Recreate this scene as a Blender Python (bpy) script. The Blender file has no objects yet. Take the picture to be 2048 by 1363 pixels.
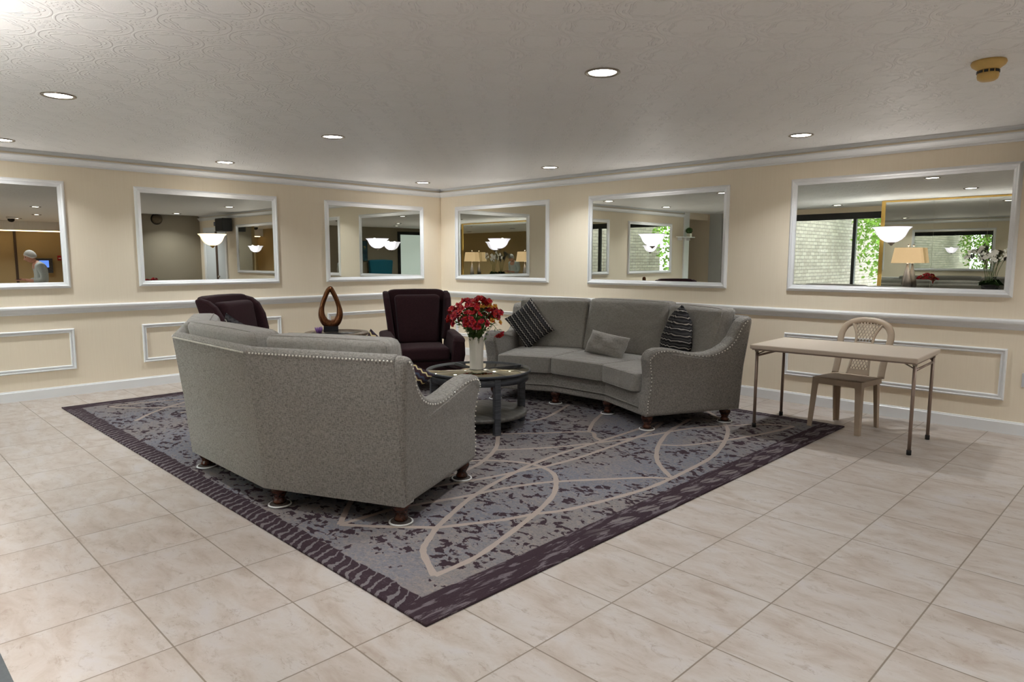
WORLD = 7.5
EXPO = 1.05
import bpy, bmesh, math, random
from mathutils import Vector, Matrix, Euler
PI = math.pi
R = math.radians
rnd = random.Random(7)
scene = bpy.context.scene
COL = scene.collection

def srgb(r, g, b):
    def f(c):
        c /= 255.0
        return c / 12.92 if c <= 0.04045 else ((c + 0.055) / 1.055) ** 2.4
    return (f(r), f(g), f(b), 1.0)

# ------------------------------------------------------------------ materials
class NT:
    """small helper around a node tree"""
    def __init__(self, name):
        self.m = bpy.data.materials.new(name)
        self.m.use_nodes = True
        self.t = self.m.node_tree
        self.bsdf = self.t.nodes['Principled BSDF']
    def n(self, typ, **kw):
        nd = self.t.nodes.new(typ)
        for k, v in kw.items():
            setattr(nd, k, v)
        return nd
    def l(self, a, b):
        self.t.links.new(a, b)
    def val(self, sock, v):
        if hasattr(v, 'is_output') or isinstance(v, bpy.types.NodeSocket):
            self.l(v, sock)
        else:
            sock.default_value = v
    def math(self, op, a, b=0.0, c=0.0, clamp=False):
        nd = self.n('ShaderNodeMath', operation=op, use_clamp=clamp)
        for i, v in enumerate((a, b, c)):
            self.val(nd.inputs[i], v)
        return nd.outputs[0]
    def mix(self, f, a, b):
        nd = self.n('ShaderNodeMix', data_type='RGBA')
        self.val(nd.inputs[0], f)
        self.val(nd.inputs[6], a)
        self.val(nd.inputs[7], b)
        return nd.outputs[2]
    def sstep(self, x, lo, hi):
        nd = self.n('ShaderNodeMapRange', interpolation_type='SMOOTHSTEP')
        self.val(nd.inputs[0], x)
        nd.inputs[1].default_value = lo
        nd.inputs[2].default_value = hi
        return nd.outputs[0]
    def noise(self, vec, scale, detail=3.0, rough=0.55, dist=0.0):
        nd = self.n('ShaderNodeTexNoise')
        if vec is not None:
            self.l(vec, nd.inputs['Vector'])
        nd.inputs['Scale'].default_value = scale
        nd.inputs['Detail'].default_value = detail
        nd.inputs['Roughness'].default_value = rough
        nd.inputs['Distortion'].default_value = dist
        return nd.outputs[0]
    def obj(self):
        return self.n('ShaderNodeTexCoord').outputs['Object']
    def mapping(self, vec, loc=(0, 0, 0), rot=(0, 0, 0), sc=(1, 1, 1)):
        nd = self.n('ShaderNodeMapping')
        self.l(vec, nd.inputs[0])
        nd.inputs[1].default_value = loc
        nd.inputs[2].default_value = rot
        nd.inputs[3].default_value = sc
        return nd.outputs[0]
    def sep(self, vec):
        nd = self.n('ShaderNodeSeparateXYZ')
        self.l(vec, nd.inputs[0])
        return nd.outputs
    def comb(self, x, y, z=0.0):
        nd = self.n('ShaderNodeCombineXYZ')
        for i, v in enumerate((x, y, z)):
            self.val(nd.inputs[i], v)
        return nd.outputs[0]
    def ramp(self, f, stops):
        nd = self.n('ShaderNodeValToRGB')
        self.l(f, nd.inputs[0])
        cr = nd.color_ramp
        while len(cr.elements) < len(stops):
            cr.elements.new(0.5)
        for e, (p, c) in zip(cr.elements, stops):
            e.position = p
            e.color = c
        return nd.outputs[0]
    def bump(self, h, strength=0.3, dist=0.01):
        nd = self.n('ShaderNodeBump')
        nd.inputs['Strength'].default_value = strength
        nd.inputs['Distance'].default_value = dist
        self.l(h, nd.inputs['Height'])
        self.l(nd.outputs[0], self.bsdf.inputs['Normal'])
    def set(self, color=None, rough=None, metal=None, spec=None, sheen=None):
        b = self.bsdf.inputs
        if color is not None: self.val(b['Base Color'], color)
        if rough is not None: self.val(b['Roughness'], rough)
        if metal is not None: b['Metallic'].default_value = metal
        if spec is not None: b['Specular IOR Level'].default_value = spec
        if sheen is not None: b['Sheen Weight'].default_value = sheen
        return self

def plain(name, rgb, rough=0.5, metal=0.0, var=0.06, nscale=30.0, bump=0.0, spec=None, emit=None, estr=1.0):
    """a plain surface with a little procedural variation"""
    k = NT(name)
    c = srgb(*rgb)
    o = k.obj()
    f = k.noise(o, nscale, 3)
    d = tuple(v * (1 - var) for v in c[:3]) + (1,)
    u = tuple(min(1, v * (1 + var)) for v in c[:3]) + (1,)
    k.set(k.mix(f, d, u), rough, metal, spec)
    if bump:
        k.bump(f, bump, 0.005)
    if emit is not None:
        k.bsdf.inputs['Emission Color'].default_value = srgb(*emit)
        k.bsdf.inputs['Emission Strength'].default_value = estr
    return k.m

# ------------------------------------------------------------------ mesh builder
class MB:
    def __init__(self):
        self.bm = bmesh.new()
        self.mi = 0
    def _f(self, vs, smooth=False):
        try:
            f = self.bm.faces.new(vs)
        except ValueError:
            return None
        f.material_index = self.mi
        f.smooth = smooth
        return f
    def v(self, p):
        return self.bm.verts.new(p)
    def box(self, lo, hi, M=None):
        x0, y0, z0 = lo; x1, y1, z1 = hi
        P = [(x0, y0, z0), (x1, y0, z0), (x1, y1, z0), (x0, y1, z0), (x0, y0, z1), (x1, y0, z1), (x1, y1, z1), (x0, y1, z1)]
        if M is not None: P = [M @ Vector(q) for q in P]
        v = [self.v(q) for q in P]
        for f in ((0, 3, 2, 1), (4, 5, 6, 7), (0, 1, 5, 4), (1, 2, 6, 5), (2, 3, 7, 6), (3, 0, 4, 7)):
            self._f([v[i] for i in f])
        return self
    def rbox(self, lo, hi, b=0.01, seg=2, M=None):
        """box with rounded edges"""
        t = MB(); t.mi = self.mi
        t.box(lo, hi)
        bmesh.ops.bevel(t.bm, geom=t.bm.edges[:], offset=b, segments=seg, profile=0.5, affect='EDGES')
        self.merge(t, M)
        return self
    def merge(self, t, M=None):
        vm = {}
        for vv in t.bm.verts:
            vm[vv] = self.v(M @ vv.co if M is not None else vv.co)
        for f in t.bm.faces:
            g = self._f([vm[x] for x in f.verts], f.smooth)
            if g: g.material_index = f.material_index
        t.bm.free()
        return self
    def ring(self, rings, closed=True, smooth=True, capa=False, capb=False):
        V = [[self.v(p) for p in r] for r in rings]
        n = len(V[0])
        for a, b in zip(V[:-1], V[1:]):
            for i in range(n if closed else n - 1):
                j = (i + 1) % n
                self._f([a[i], a[j], b[j], b[i]], smooth)
        if capa: self._f(list(reversed(V[0])))
        if capb: self._f(V[-1])
        return V
    def lathe(self, prof, c=(0, 0, 0), n=24, M=None, smooth=True, capa=True, capb=True, a0=0.0, a1=2 * PI):
        full = abs(a1 - a0 - 2 * PI) < 1e-6
        k = n if full else n + 1
        rings = []
        for r, z in prof:
            ring = []
            for i in range(k):
                a = a0 + (a1 - a0) * i / n
                p = Vector((c[0] + r * math.cos(a), c[1] + r * math.sin(a), c[2] + z))
                ring.append(M @ p if M is not None else p)
            rings.append(ring)
        self.ring(rings, full, smooth, capa and full, capb and full)
        return self
    def cyl(self, a, b, r, r2=None, n=14, cap=True):
        return self.tube([a, b], [r, r if r2 is None else r2], n, cap)
    def tube(self, pts, r, n=8, cap=True, closed=False, flat=1.0, upv=None):
        pts = [Vector(q) for q in pts]
        m = len(pts)
        rr = r if isinstance(r, (list, tuple)) else [r] * m
        rings = []
        up = Vector(upv) if upv else None
        prev = None
        for i in range(m):
            if closed:
                d = pts[(i + 1) % m] - pts[i - 1]
            else:
                d = pts[min(i + 1, m - 1)] - pts[max(i - 1, 0)]
            d.normalize()
            if up is not None:
                s = d.cross(up)
            elif prev is None:
                s = d.orthogonal()
            else:
                s = prev - d * prev.dot(d)
            s.normalize(); prev = s
            t = d.cross(s)
            rings.append([pts[i] + s * (rr[i] * math.cos(2 * PI * k / n)) + t * (rr[i] * flat * math.sin(2 * PI * k / n)) for k in range(n)])
        if closed:
            rings.append(rings[0])
        self.ring(rings, True, True, cap and not closed, cap and not closed)
        return self
    def sphere(self, c, r, nu=10, nv=6, sc=(1, 1, 1), M=None):
        prof = [(max(1e-4, math.sin(PI * i / nv)) , -math.cos(PI * i / nv)) for i in range(nv + 1)]
        rings = []
        for q, z in prof:
            ring = []
            for i in range(nu):
                a = 2 * PI * i / nu
                p = Vector((q * math.cos(a) * r * sc[0], q * math.sin(a) * r * sc[1], z * r * sc[2]))
                if M is not None: p = M @ p
                ring.append(p + Vector(c))
            rings.append(ring)
        self.ring(rings, True, True, True, True)
        return self
    def prism(self, poly, h, fn):
        """extrude a 2-D polygon: fn(u, v, t) -> point, t in (0, h)"""
        a = [self.v(fn(u, w, 0)) for u, w in poly]
        b = [self.v(fn(u, w, h)) for u, w in poly]
        n = len(poly)
        self._f(list(reversed(a))); self._f(b)
        for i in range(n):
            j = (i + 1) % n
            self._f([a[i], a[j], b[j], b[i]])
        return self
    def sweep(self, prof, path, fn, closed=True):
        """profile (u inward, h out) along a 2-D path with mitred corners; fn(a, z, h) -> point"""
        m = len(path)
        rings = []
        for i in range(m):
            p = Vector(path[i])
            if closed or 0 < i < m - 1:
                a = (p - Vector(path[i - 1])).normalized(); b = (Vector(path[(i + 1) % m]) - p).normalized()
            elif i == 0:
                a = b = (Vector(path[1]) - p).normalized()
            else:
                a = b = (p - Vector(path[i - 1])).normalized()
            na = Vector((-a.y, a.x)); nb = Vector((-b.y, b.x))
            mt = (na + nb); mt.normalize(); mt /= max(0.2, mt.dot(na))
            rings.append([fn(p.x + mt.x * u, p.y + mt.y * u, h) for u, h in prof])
        if closed: rings.append(rings[0])
        self.ring(rings, False, False)
        return self
    def hexa(self, C, r=(0.3, 0.3, 0.3), n=10, puff=(0, 0, 0), welt=None):
        """rounded, puffed cushion in a trilinear cell. C[i] for i bits (u, v, w)"""
        C = [Vector(c) for c in C]
        def tri(u, v, w):
            u, v, w = (u + 1) / 2, (v + 1) / 2, (w + 1) / 2
            p = Vector((0, 0, 0))
            for i in range(8):
                k = (u if i & 1 else 1 - u) * (v if i & 2 else 1 - v) * (w if i & 4 else 1 - w)
                p += C[i] * k
            return p
        def mp(q):
            d = []; c = []
            for i in range(3):
                lim = 1 - r[i]
                cc = max(-lim, min(lim, q[i])); c.append(cc); d.append((q[i] - cc) / r[i])
            L = math.sqrt(sum(x * x for x in d)) or 1
            q = [c[i] + r[i] * d[i] / L for i in range(3)]
            o = list(q)
            for i in range(3):
                if puff[i]:
                    j, k = (i + 1) % 3, (i + 2) % 3
                    o[i] = q[i] * (1 + puff[i] * (1 - q[j] ** 2) * (1 - q[k] ** 2))
            return tri(*o)
        # knots denser at the rounded rims
        cache = {}
        def kn(ri):
            e = [-1 + ri * (1 - math.cos(PI / 2 * i / 4)) for i in range(5)]
            mid = [-(1 - ri) + 2 * (1 - ri) * i / n for i in range(1, n)]
            return e + mid + [-x for x in reversed(e)]
        K = [kn(x) for x in r]
        def vert(q):
            key = tuple(round(x, 5) for x in q)
            if key not in cache: cache[key] = self.v(mp(q))
            return cache[key]
        for ax in range(3):
            j, k = (ax + 1) % 3, (ax + 2) % 3
            for s in (-1, 1):
                for a in range(len(K[j]) - 1):
                    for b in range(len(K[k]) - 1):
                        vs = []
                        for da, db in ((0, 0), (1, 0), (1, 1), (0, 1)):
                            q = [0, 0, 0]; q[ax] = s; q[j] = K[j][a + da]; q[k] = K[k][b + db]
                            vs.append(vert(q))
                        if s < 0: vs.reverse()
                        self._f(vs, True)
        if welt:
            for ax, lv in welt:
                j, k = (ax + 1) % 3, (ax + 2) % 3; pts = []
                P = [(-1 + 2 * i / 14, -1) for i in range(14)] + [(1, -1 + 2 * i / 14) for i in range(14)] + [(1 - 2 * i / 14, 1) for i in range(14)] + [(-1, 1 - 2 * i / 14) for i in range(14)]
                for a, b in P:
                    q = [0, 0, 0]; q[ax] = lv; q[j] = a; q[k] = b; pts.append(mp(q))
                self.tube(pts, 0.0042, 6, closed=True)
        return self
    def build(self, name, mats, parent=None, fix=True, shade=None):
        if fix: bmesh.ops.recalc_face_normals(self.bm, faces=self.bm.faces[:])
        me = bpy.data.meshes.new(name)
        self.bm.to_mesh(me); self.bm.free()
        for m in (mats if isinstance(mats, (list, tuple)) else [mats]):
            me.materials.append(m)
        if shade: 
            for p in me.polygons: p.use_smooth = True
        o = bpy.data.objects.new(name, me)
        COL.objects.link(o)
        if parent is not None: o.parent = parent
        return o

def bevel(o, w=0.01, seg=2, angle=40):
    m = o.modifiers.new('bevel', 'BEVEL'); m.width = w; m.segments = seg
    m.limit_method = 'ANGLE'; m.angle_limit = R(angle); m.harden_normals = False
    return o
def subd(o, l=1):
    m = o.modifiers.new('sub', 'SUBSURF'); m.levels = l; m.render_levels = l
    return o
def tag(o, label, cat, group=None):
    o['label'] = label; o['category'] = cat
    if group: o['group'] = group
    return o
def thing(name, label, cat, loc=(0, 0, 0), rz=0.0, group=None):
    o = bpy.data.objects.new(name, None); COL.objects.link(o)
    o.empty_display_size = 0.1
    o.location = loc; o.rotation_euler = (0, 0, rz)
    return tag(o, label, cat, group)
def struct(o):
    o['kind'] = 'structure'; return o
def copy_tree(o, parent=None):
    c = o.copy(); COL.objects.link(c)
    if parent is not None: c.parent = parent
    for ch in [x for x in bpy.data.objects if x.parent == o]:
        copy_tree(ch, c)
    return c
def smoothpath(P, k=8):
    """Catmull-Rom through the points"""
    P = [Vector(q) for q in P]
    out = []
    for i in range(len(P) - 1):
        p0 = P[max(0, i - 1)]; p1 = P[i]; p2 = P[i + 1]; p3 = P[min(len(P) - 1, i + 2)]
        for j in range(k):
            t = j / k
            out.append(0.5 * ((2 * p1) + (p2 - p0) * t + (2 * p0 - 5 * p1 + 4 * p2 - p3) * t * t + (3 * p1 - p0 - 3 * p2 + p3) * t ** 3))
    out.append(P[-1])
    return out
# ------------------------------------------------------------------ materials of the place
def m_wall():
    k = NT('cream_wallpaper'); o = k.obj()
    f = k.noise(k.mapping(o, sc=(90, 90, 2.5)), 1.0, 2)
    g = k.noise(o, 1.3, 2)
    a = k.mix(f, srgb(236, 222, 199), srgb(243, 231, 210))
    b = k.mix(k.math('MULTIPLY', g, 0.25), a, srgb(232, 216, 190))
    k.set(b, 0.55, spec=0.3); k.bump(f, 0.06, 0.002)
    return k.m
def m_floor():
    k = NT('travertine_tile'); o = k.obj()
    S, ox, oy, th = 0.46065, -0.33518, 0.14680, -0.00785
    p = k.mapping(o, loc=(-ox / S, -oy / S, 0), sc=(1 / S, 1 / S, 1))
    p = k.mapping(p, rot=(0, 0, -th))
    x, y, z = k.sep(p)
    fx = k.math('FLOOR', x); fy = k.math('FLOOR', y)
    ux = k.math('SUBTRACT', x, fx); uy = k.math('SUBTRACT', y, fy)
    ex = k.math('MINIMUM', ux, k.math('SUBTRACT', 1.0, ux)); ey = k.math('MINIMUM', uy, k.math('SUBTRACT', 1.0, uy))
    e = k.math('MINIMUM', ex, ey)
    grout = k.sstep(e, 0.0045, 0.0085)
    wn = k.n('ShaderNodeTexWhiteNoise', noise_dimensions='2D'); k.l(k.comb(fx, fy), wn.inputs['Vector'])
    rv = k.sep(wn.outputs['Color'])
    q = k.comb(k.math('ADD', x, k.math('MULTIPLY', rv[0], 31.0)), k.math('ADD', y, k.math('MULTIPLY', rv[1], 17.0)), 0.0)
    q2 = k.mapping(q, rot=(0, 0, 0.5), sc=(1.0, 2.1, 1.0))
    big = k.noise(q2, 1.7, 6, 0.62, 0.5)
    med = k.noise(q2, 4.5, 6, 0.65, 0.9)
    fine = k.noise(o, 60.0, 4, 0.7)
    vein = k.math('ABSOLUTE', k.math('SUBTRACT', k.noise(q2, 2.2, 5, 0.6, 1.6), 0.5))
    base = k.ramp(big, [(0.30, srgb(163, 148, 136)), (0.46, srgb(178, 167, 157)), (0.58, srgb(186, 178, 171)), (0.75, srgb(187, 181, 180))])
    bl = k.mix(k.math('MULTIPLY', k.sstep(med, 0.54, 0.72), 0.5), base, srgb(148, 130, 114))
    bl = k.mix(k.math('MULTIPLY', k.math('SUBTRACT', 1.0, k.sstep(vein, 0.0, 0.012)), k.math('MULTIPLY', k.sstep(med, 0.45, 0.6), 0.5)), bl, srgb(132, 112, 96))
    bl = k.mix(k.math('MULTIPLY', k.sstep(fine, 0.45, 0.8), 0.18), bl, srgb(166, 150, 136))
    tint = k.mix(k.math('MULTIPLY', rv[2], 0.22), bl, srgb(172, 160, 150))
    c = k.mix(grout, srgb(128, 116, 102), tint)
    k.set(c, k.math('ADD', 0.33, k.math('MULTIPLY', med, 0.22)), spec=0.35)
    k.bump(k.math('ADD', grout, k.math('MULTIPLY', big, 0.15)), 0.25, 0.002)
    return k.m
def m_ceiling():
    k = NT('embossed_white_ceiling'); o = k.obj()
    S = 0.318
    p = k.mapping(o, loc=(-5.455 / S + 0.5, 4.76 / S + 0.5, 0), sc=(1 / S, 1 / S, 1))
    dn = k.noise(o, 14.0, 2)
    x, y, z = k.sep(p)
    d = k.math('MULTIPLY', k.math('SUBTRACT', dn, 0.5), 0.022)
    ux = k.math('ADD', k.math('SUBTRACT', k.math('FRACT', x), 0.5), d)
    uy = k.math('ADD', k.math('SUBTRACT', k.math('FRACT', y), 0.5), d)
    r = k.math('SQRT', k.math('ADD', k.math('MULTIPLY', ux, ux), k.math('MULTIPLY', uy, uy)))
    th = k.math('ARCTAN2', uy, ux)
    def ring(rad, wid, amp=0.0, lobes=4.0, ph=0.0, dash=0.0, dl=8.0, dph=0.0, thr=0.0):
        rr = k.math('SUBTRACT', r, k.math('MULTIPLY', k.math('ADD', 1.0, k.math('MULTIPLY', k.math('COSINE', k.math('ADD', k.math('MULTIPLY', th, lobes), ph)), amp)), rad))
        a = k.math('SUBTRACT', 1.0, k.sstep(k.math('ABSOLUTE', rr), wid * 0.35, wid))
        if dash:
            s = k.math('COSINE', k.math('ADD', k.math('MULTIPLY', th, dl), dph))
            a = k.math('MULTIPLY', a, k.sstep(s, thr - 0.25, thr + 0.1))
        return a
    # parts of the motif: big ring, lobed quatrefoil, inner strokes
    hs = ring(0.475, 0.024, dash=1, dl=4.0, dph=0.0, thr=-0.93)
    for q in (ring(0.375, 0.02, 0.06, 8.0, PI, 1, 8.0, PI, -0.2), ring(0.29, 0.022, 0.16, 4.0, 0.0, 1, 4.0, PI / 4, -0.8), ring(0.33, 0.018, 0.1, 4.0, 0.0, 1, 4.0, PI, -0.1)):
        hs = k.math('MAXIMUM', hs, q)
    # little dashes where four motifs meet
    cx = k.math('SUBTRACT', k.math('ABSOLUTE', ux), 0.5); cy = k.math('SUBTRACT', k.math('ABSOLUTE', uy), 0.5)
    rc = k.math('SQRT', k.math('ADD', k.math('MULTIPLY', cx, cx), k.math('MULTIPLY', cy, cy)))
    tc = k.math('ARCTAN2', cy, cx)
    for rad, wid, dl in ((0.06, 0.018, 4.0), (0.125, 0.02, 8.0), (0.19, 0.018, 8.0)):
        a = k.math('SUBTRACT', 1.0, k.sstep(k.math('ABSOLUTE', k.math('SUBTRACT', rc, rad)), wid * 0.35, wid))
        a = k.math('MULTIPLY', a, k.sstep(k.math('COSINE', k.math('MULTIPLY', tc, dl)), -0.2, 0.15))
        hs = k.math('MAXIMUM', hs, a)
    fine = k.noise(o, 120.0, 3, 0.6)
    h = k.math('ADD', hs, k.math('MULTIPLY', fine, 0.12))
    k.set(k.mix(fine, srgb(238, 237, 235), srgb(246, 246, 245)), 0.55, spec=0.4)
    k.bump(h, 0.6, 0.007)
    return k.m
def m_rug():
    k = NT('patterned_rug'); o = k.obj()   # object origin at the rug's centre
    x, y, z = k.sep(o)
    HX, HY = 2.742, 2.228
    fine = k.noise(o, 240.0, 2, 0.6)
    pile = k.noise(k.mapping(o, rot=(0, 0, R(40)), sc=(1.0, 1.6, 1.0)), 38.0, 5, 0.8)
    blot = k.noise(o, 1.0, 3, 0.5)
    base = k.mix(k.sstep(blot, 0.40, 0.60), srgb(112, 113, 122), srgb(124, 118, 117))
    base = k.mix(k.math('MULTIPLY', k.sstep(pile, 0.47, 0.62), 0.6), base, srgb(150, 137, 124))
    base = k.mix(k.math('MULTIPLY', k.sstep(k.noise(o, 70.0, 4, 0.75), 0.5, 0.62), 0.45), base, srgb(84, 84, 92))
    # plum flecks in broken groups
    w = k.mapping(o, rot=(0, 0, R(38)), sc=(1.0, 1.25, 1.0))
    n1 = k.noise(w, 11.0, 3, 0.55, 1.0)
    n2 = k.noise(w, 24.0, 2, 0.5, 0.5)
    mask = k.noise(k.mapping(o, loc=(3.1, 1.7, 0)), 0.9, 2, 0.5)
    sp = k.math('ADD', k.math('MULTIPLY', n1, 0.68), k.math('MULTIPLY', n2, 0.32))
    corner = k.sstep(k.math('ADD', k.math('ABSOLUTE', x), k.math('ABSOLUTE', y)), 4.15, 4.45)
    thr = k.math('ADD', k.math('SUBTRACT', 0.605, k.math('MULTIPLY', k.sstep(mask, 0.33, 0.46), 0.066)), k.math('MULTIPLY', corner, 0.05))
    fle = k.sstep(k.math('SUBTRACT', sp, thr), 0.0, 0.010)
    plum = k.mix(pile, srgb(40, 25, 33), srgb(56, 40, 47))
    c = k.mix(fle, base, plum)
    # borders: cross stripes on the two long y edges, leaves along the x edges
    dy = k.math('SUBTRACT', HY, k.math('ABSOLUTE', y)); dx = k.math('SUBTRACT', HX, k.math('ABSOLUTE', x))
    wob = k.noise(k.comb(k.math('MULTIPLY', x, 9.0), k.math('MULTIPLY', y, 16.0), 0.0), 1.0, 3, 0.6)
    st = k.math('FRACT', k.math('ADD', k.math('DIVIDE', k.math('ADD', x, k.math('MULTIPLY', dy, 0.55)), 0.062), k.math('MULTIPLY', wob, 1.5)))
    gap = k.math('ADD', 0.62, k.math('MULTIPLY', k.sstep(dy, 0.0, 0.12), 0.22))
    ys = k.mix(k.sstep(k.math('SUBTRACT', st, gap), -0.03, 0.03), plum, srgb(112, 106, 108))
    ys = k.mix(k.math('MULTIPLY', k.sstep(pile, 0.55, 0.68), 0.4), ys, srgb(92, 82, 88))
    by = k.math('SUBTRACT', 1.0, k.sstep(k.math('ADD', dy, k.math('MULTIPLY', k.math('SUBTRACT', wob, 0.5), 0.05)), 0.122, 0.128))
    c = k.mix(by, c, ys)
    sn = k.noise(k.comb(k.math('MULTIPLY', x, 30.0), k.math('MULTIPLY', y, 5.0), 0.0), 1.0, 5, 0.7, 0.5)
    xs = k.mix(k.sstep(sn, 0.52, 0.60), plum, srgb(104, 95, 99))
    per = 0.235
    fy = k.math('SUBTRACT', k.math('FRACT', k.math('DIVIDE', y, per)), 0.5)
    al = k.math('MULTIPLY', fy, per)
    tilt = k.math('ADD', k.math('SUBTRACT', dx, 0.088), k.math('MULTIPLY', al, 0.22))
    nz = k.math('MULTIPLY', k.math('SUBTRACT', k.noise(o, 40.0, 2), 0.5), 0.02)
    lw = k.math('ADD', k.math('SUBTRACT', k.math('ABSOLUTE', tilt), k.math('MULTIPLY', k.math('SUBTRACT', 1.0, k.math('POWER', k.math('DIVIDE', al, 0.095), 2.0)), 0.038)), nz)
    leaf = k.math('MULTIPLY', k.math('SUBTRACT', 1.0, k.sstep(lw, -0.004, 0.002)), k.sstep(k.math('ABSOLUTE', tilt), 0.004, 0.008))
    vis = k.math('MULTIPLY', k.sstep(y, -1.25, -0.75), k.math('ADD', 0.45, k.math('MULTIPLY', k.noise(o, 1.7, 1), 0.7)))
    xs = k.mix(k.math('MULTIPLY', leaf, vis, clamp=True), xs, srgb(122, 114, 113))
    bx = k.math('SUBTRACT', 1.0, k.sstep(k.math('ADD', dx, k.math('MULTIPLY', k.math('SUBTRACT', sn, 0.5), 0.03)), 0.176, 0.184))
    c = k.mix(bx, c, xs)
    c = k.mix(k.math('MULTIPLY', fine, 0.22), c, srgb(92, 86, 87))
    k.set(c, 0.95, spec=0.1); k.bump(fine, 0.35, 0.004)
    return k.m
def m_fabric(name, dark, light, spec=0.2, sheen=0.15, bump=0.4, sc=1.0, wrinkle=0.0):
    k = NT(name); o = k.obj()
    a = k.noise(k.mapping(o, sc=(330 * sc, 330 * sc, 60 * sc)), 1.0, 2, 0.6)
    b = k.noise(k.mapping(o, sc=(60 * sc, 60 * sc, 380 * sc)), 1.0, 2, 0.6)
    g = k.noise(o, 6.0, 4, 0.6)
    f = k.math('ADD', k.math('MULTIPLY', a, 0.5), k.math('MULTIPLY', b, 0.5))
    c = k.mix(k.sstep(f, 0.34, 0.60), srgb(*dark), srgb(*light))
    c = k.mix(k.math('MULTIPLY', g, 0.2), c, srgb(*dark))
    k.set(c, 0.92, spec=spec, sheen=sheen)
    h = k.math('MULTIPLY', f, 0.35)
    if wrinkle:
        w = k.noise(k.mapping(o, rot=(0.3, 0.2, 0.5), sc=(4, 11, 4)), 1.0, 3, 0.5, 0.8)
        h = k.math('ADD', h, k.math('MULTIPLY', w, wrinkle))
    k.bump(h, bump, 0.012)
    return k.m
def m_zigzag(name, warm=0.0):
    """wavy knitted stripes; uses local x (across) and y (along)"""
    k = NT(name); o = k.obj(); x, y, z = k.sep(o)
    wav = k.math('MULTIPLY', k.math('PINGPONG', k.math('MULTIPLY', x, 1.0), 0.018), 0.55)
    t = k.math('DIVIDE', k.math('ADD', y, wav), 0.052)
    fr = k.math('FRACT', t); fl = k.math('FLOOR', t)
    wn = k.n('ShaderNodeTexWhiteNoise', noise_dimensions='1D'); k.l(fl, wn.inputs['W'])
    rv = wn.outputs['Value']
    dk = k.ramp(rv, [(0.0, srgb(26, 25, 28)), (0.35, srgb(58, 56, 58)), (0.6, srgb(44, 52, 74) if warm else srgb(50, 50, 52)), (0.82, srgb(58, 40, 46) if warm else srgb(40, 38, 40))])
    lt = k.ramp(rv, [(0.0, srgb(190, 184, 176)), (0.4, srgb(150, 146, 140)), (0.75, srgb(208, 190, 140) if warm else srgb(168, 160, 150))])
    b1 = k.math('SUBTRACT', 1.0, k.sstep(k.math('ABSOLUTE', k.math('SUBTRACT', fr, 0.22)), 0.06, 0.10))
    b2 = k.math('SUBTRACT', 1.0, k.sstep(k.math('ABSOLUTE', k.math('SUBTRACT', fr, 0.66)), 0.10, 0.16))
    c = k.mix(b1, dk, lt)
    c = k.mix(k.math('MULTIPLY', b2, 0.8), c, k.mix(rv, srgb(86, 84, 84), srgb(70, 82, 104) if warm else srgb(74, 72, 74)))
    f = k.noise(o, 260.0, 2)
    c = k.mix(k.math('MULTIPLY', f, 0.35), c, srgb(40, 38, 38))
    k.set(c, 0.95, spec=0.1); k.bump(k.math('ADD', f, b1), 0.5, 0.004)
    return k.m
def m_wood(name, a, b, rough=0.35, sc=(3, 40, 40)):
    k = NT(name); o = k.obj()
    f = k.noise(k.mapping(o, sc=sc), 1.0, 4, 0.6, 0.6)
    k.set(k.mix(k.sstep(f, 0.35, 0.68), srgb(*a), srgb(*b)), rough, spec=0.4)
    k.bump(f, 0.08, 0.002)
    return k.m
def m_mirror(name, rgb=(222, 224, 218), rough=0.0):
    k = NT(name)
    k.set(srgb(*rgb), rough, 1.0)
    return k.m
def m_glass(name):
    """thin clear sheet: mostly transparent, a little mirror reflection at grazing angles"""
    k = NT(name)
    tr = k.n('ShaderNodeBsdfTransparent'); tr.inputs[0].default_value = (0.94, 0.96, 0.95, 1)
    gl = k.n('ShaderNodeBsdfGlossy'); gl.inputs['Roughness'].default_value = 0.0
    fr = k.n('ShaderNodeFresnel'); fr.inputs[0].default_value = 1.45
    mx = k.n('ShaderNodeMixShader'); k.l(fr.outputs[0], mx.inputs[0]); k.l(tr.outputs[0], mx.inputs[1]); k.l(gl.outputs[0], mx.inputs[2])
    out = [n for n in k.t.nodes if n.type == 'OUTPUT_MATERIAL'][0]
    k.l(mx.outputs[0], out.inputs[0])
    return k.m
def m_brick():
    k = NT('shaded_white_brick'); o = k.obj(); x, y, z = k.sep(o)
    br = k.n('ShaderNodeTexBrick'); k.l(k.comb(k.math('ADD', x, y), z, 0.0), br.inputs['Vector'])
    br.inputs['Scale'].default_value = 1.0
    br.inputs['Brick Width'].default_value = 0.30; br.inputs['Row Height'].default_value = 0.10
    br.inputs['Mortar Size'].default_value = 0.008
    br.inputs['Color1'].default_value = srgb(148, 139, 126); br.inputs['Color2'].default_value = srgb(128, 119, 107); br.inputs['Mortar'].default_value = srgb(84, 78, 70)  # white brick toned down to grey-tan: shade put into the colour
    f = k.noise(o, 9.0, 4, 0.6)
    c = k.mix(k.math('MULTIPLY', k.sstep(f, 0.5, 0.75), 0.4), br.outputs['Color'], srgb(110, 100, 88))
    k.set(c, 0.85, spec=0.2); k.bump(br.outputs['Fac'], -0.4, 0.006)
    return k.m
def m_leaf(name, a, b):
    k = NT(name); o = k.obj()
    k.set(k.mix(k.noise(o, 7.0, 3), srgb(*a), srgb(*b)), 0.5, spec=0.3)
    return k.m
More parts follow.
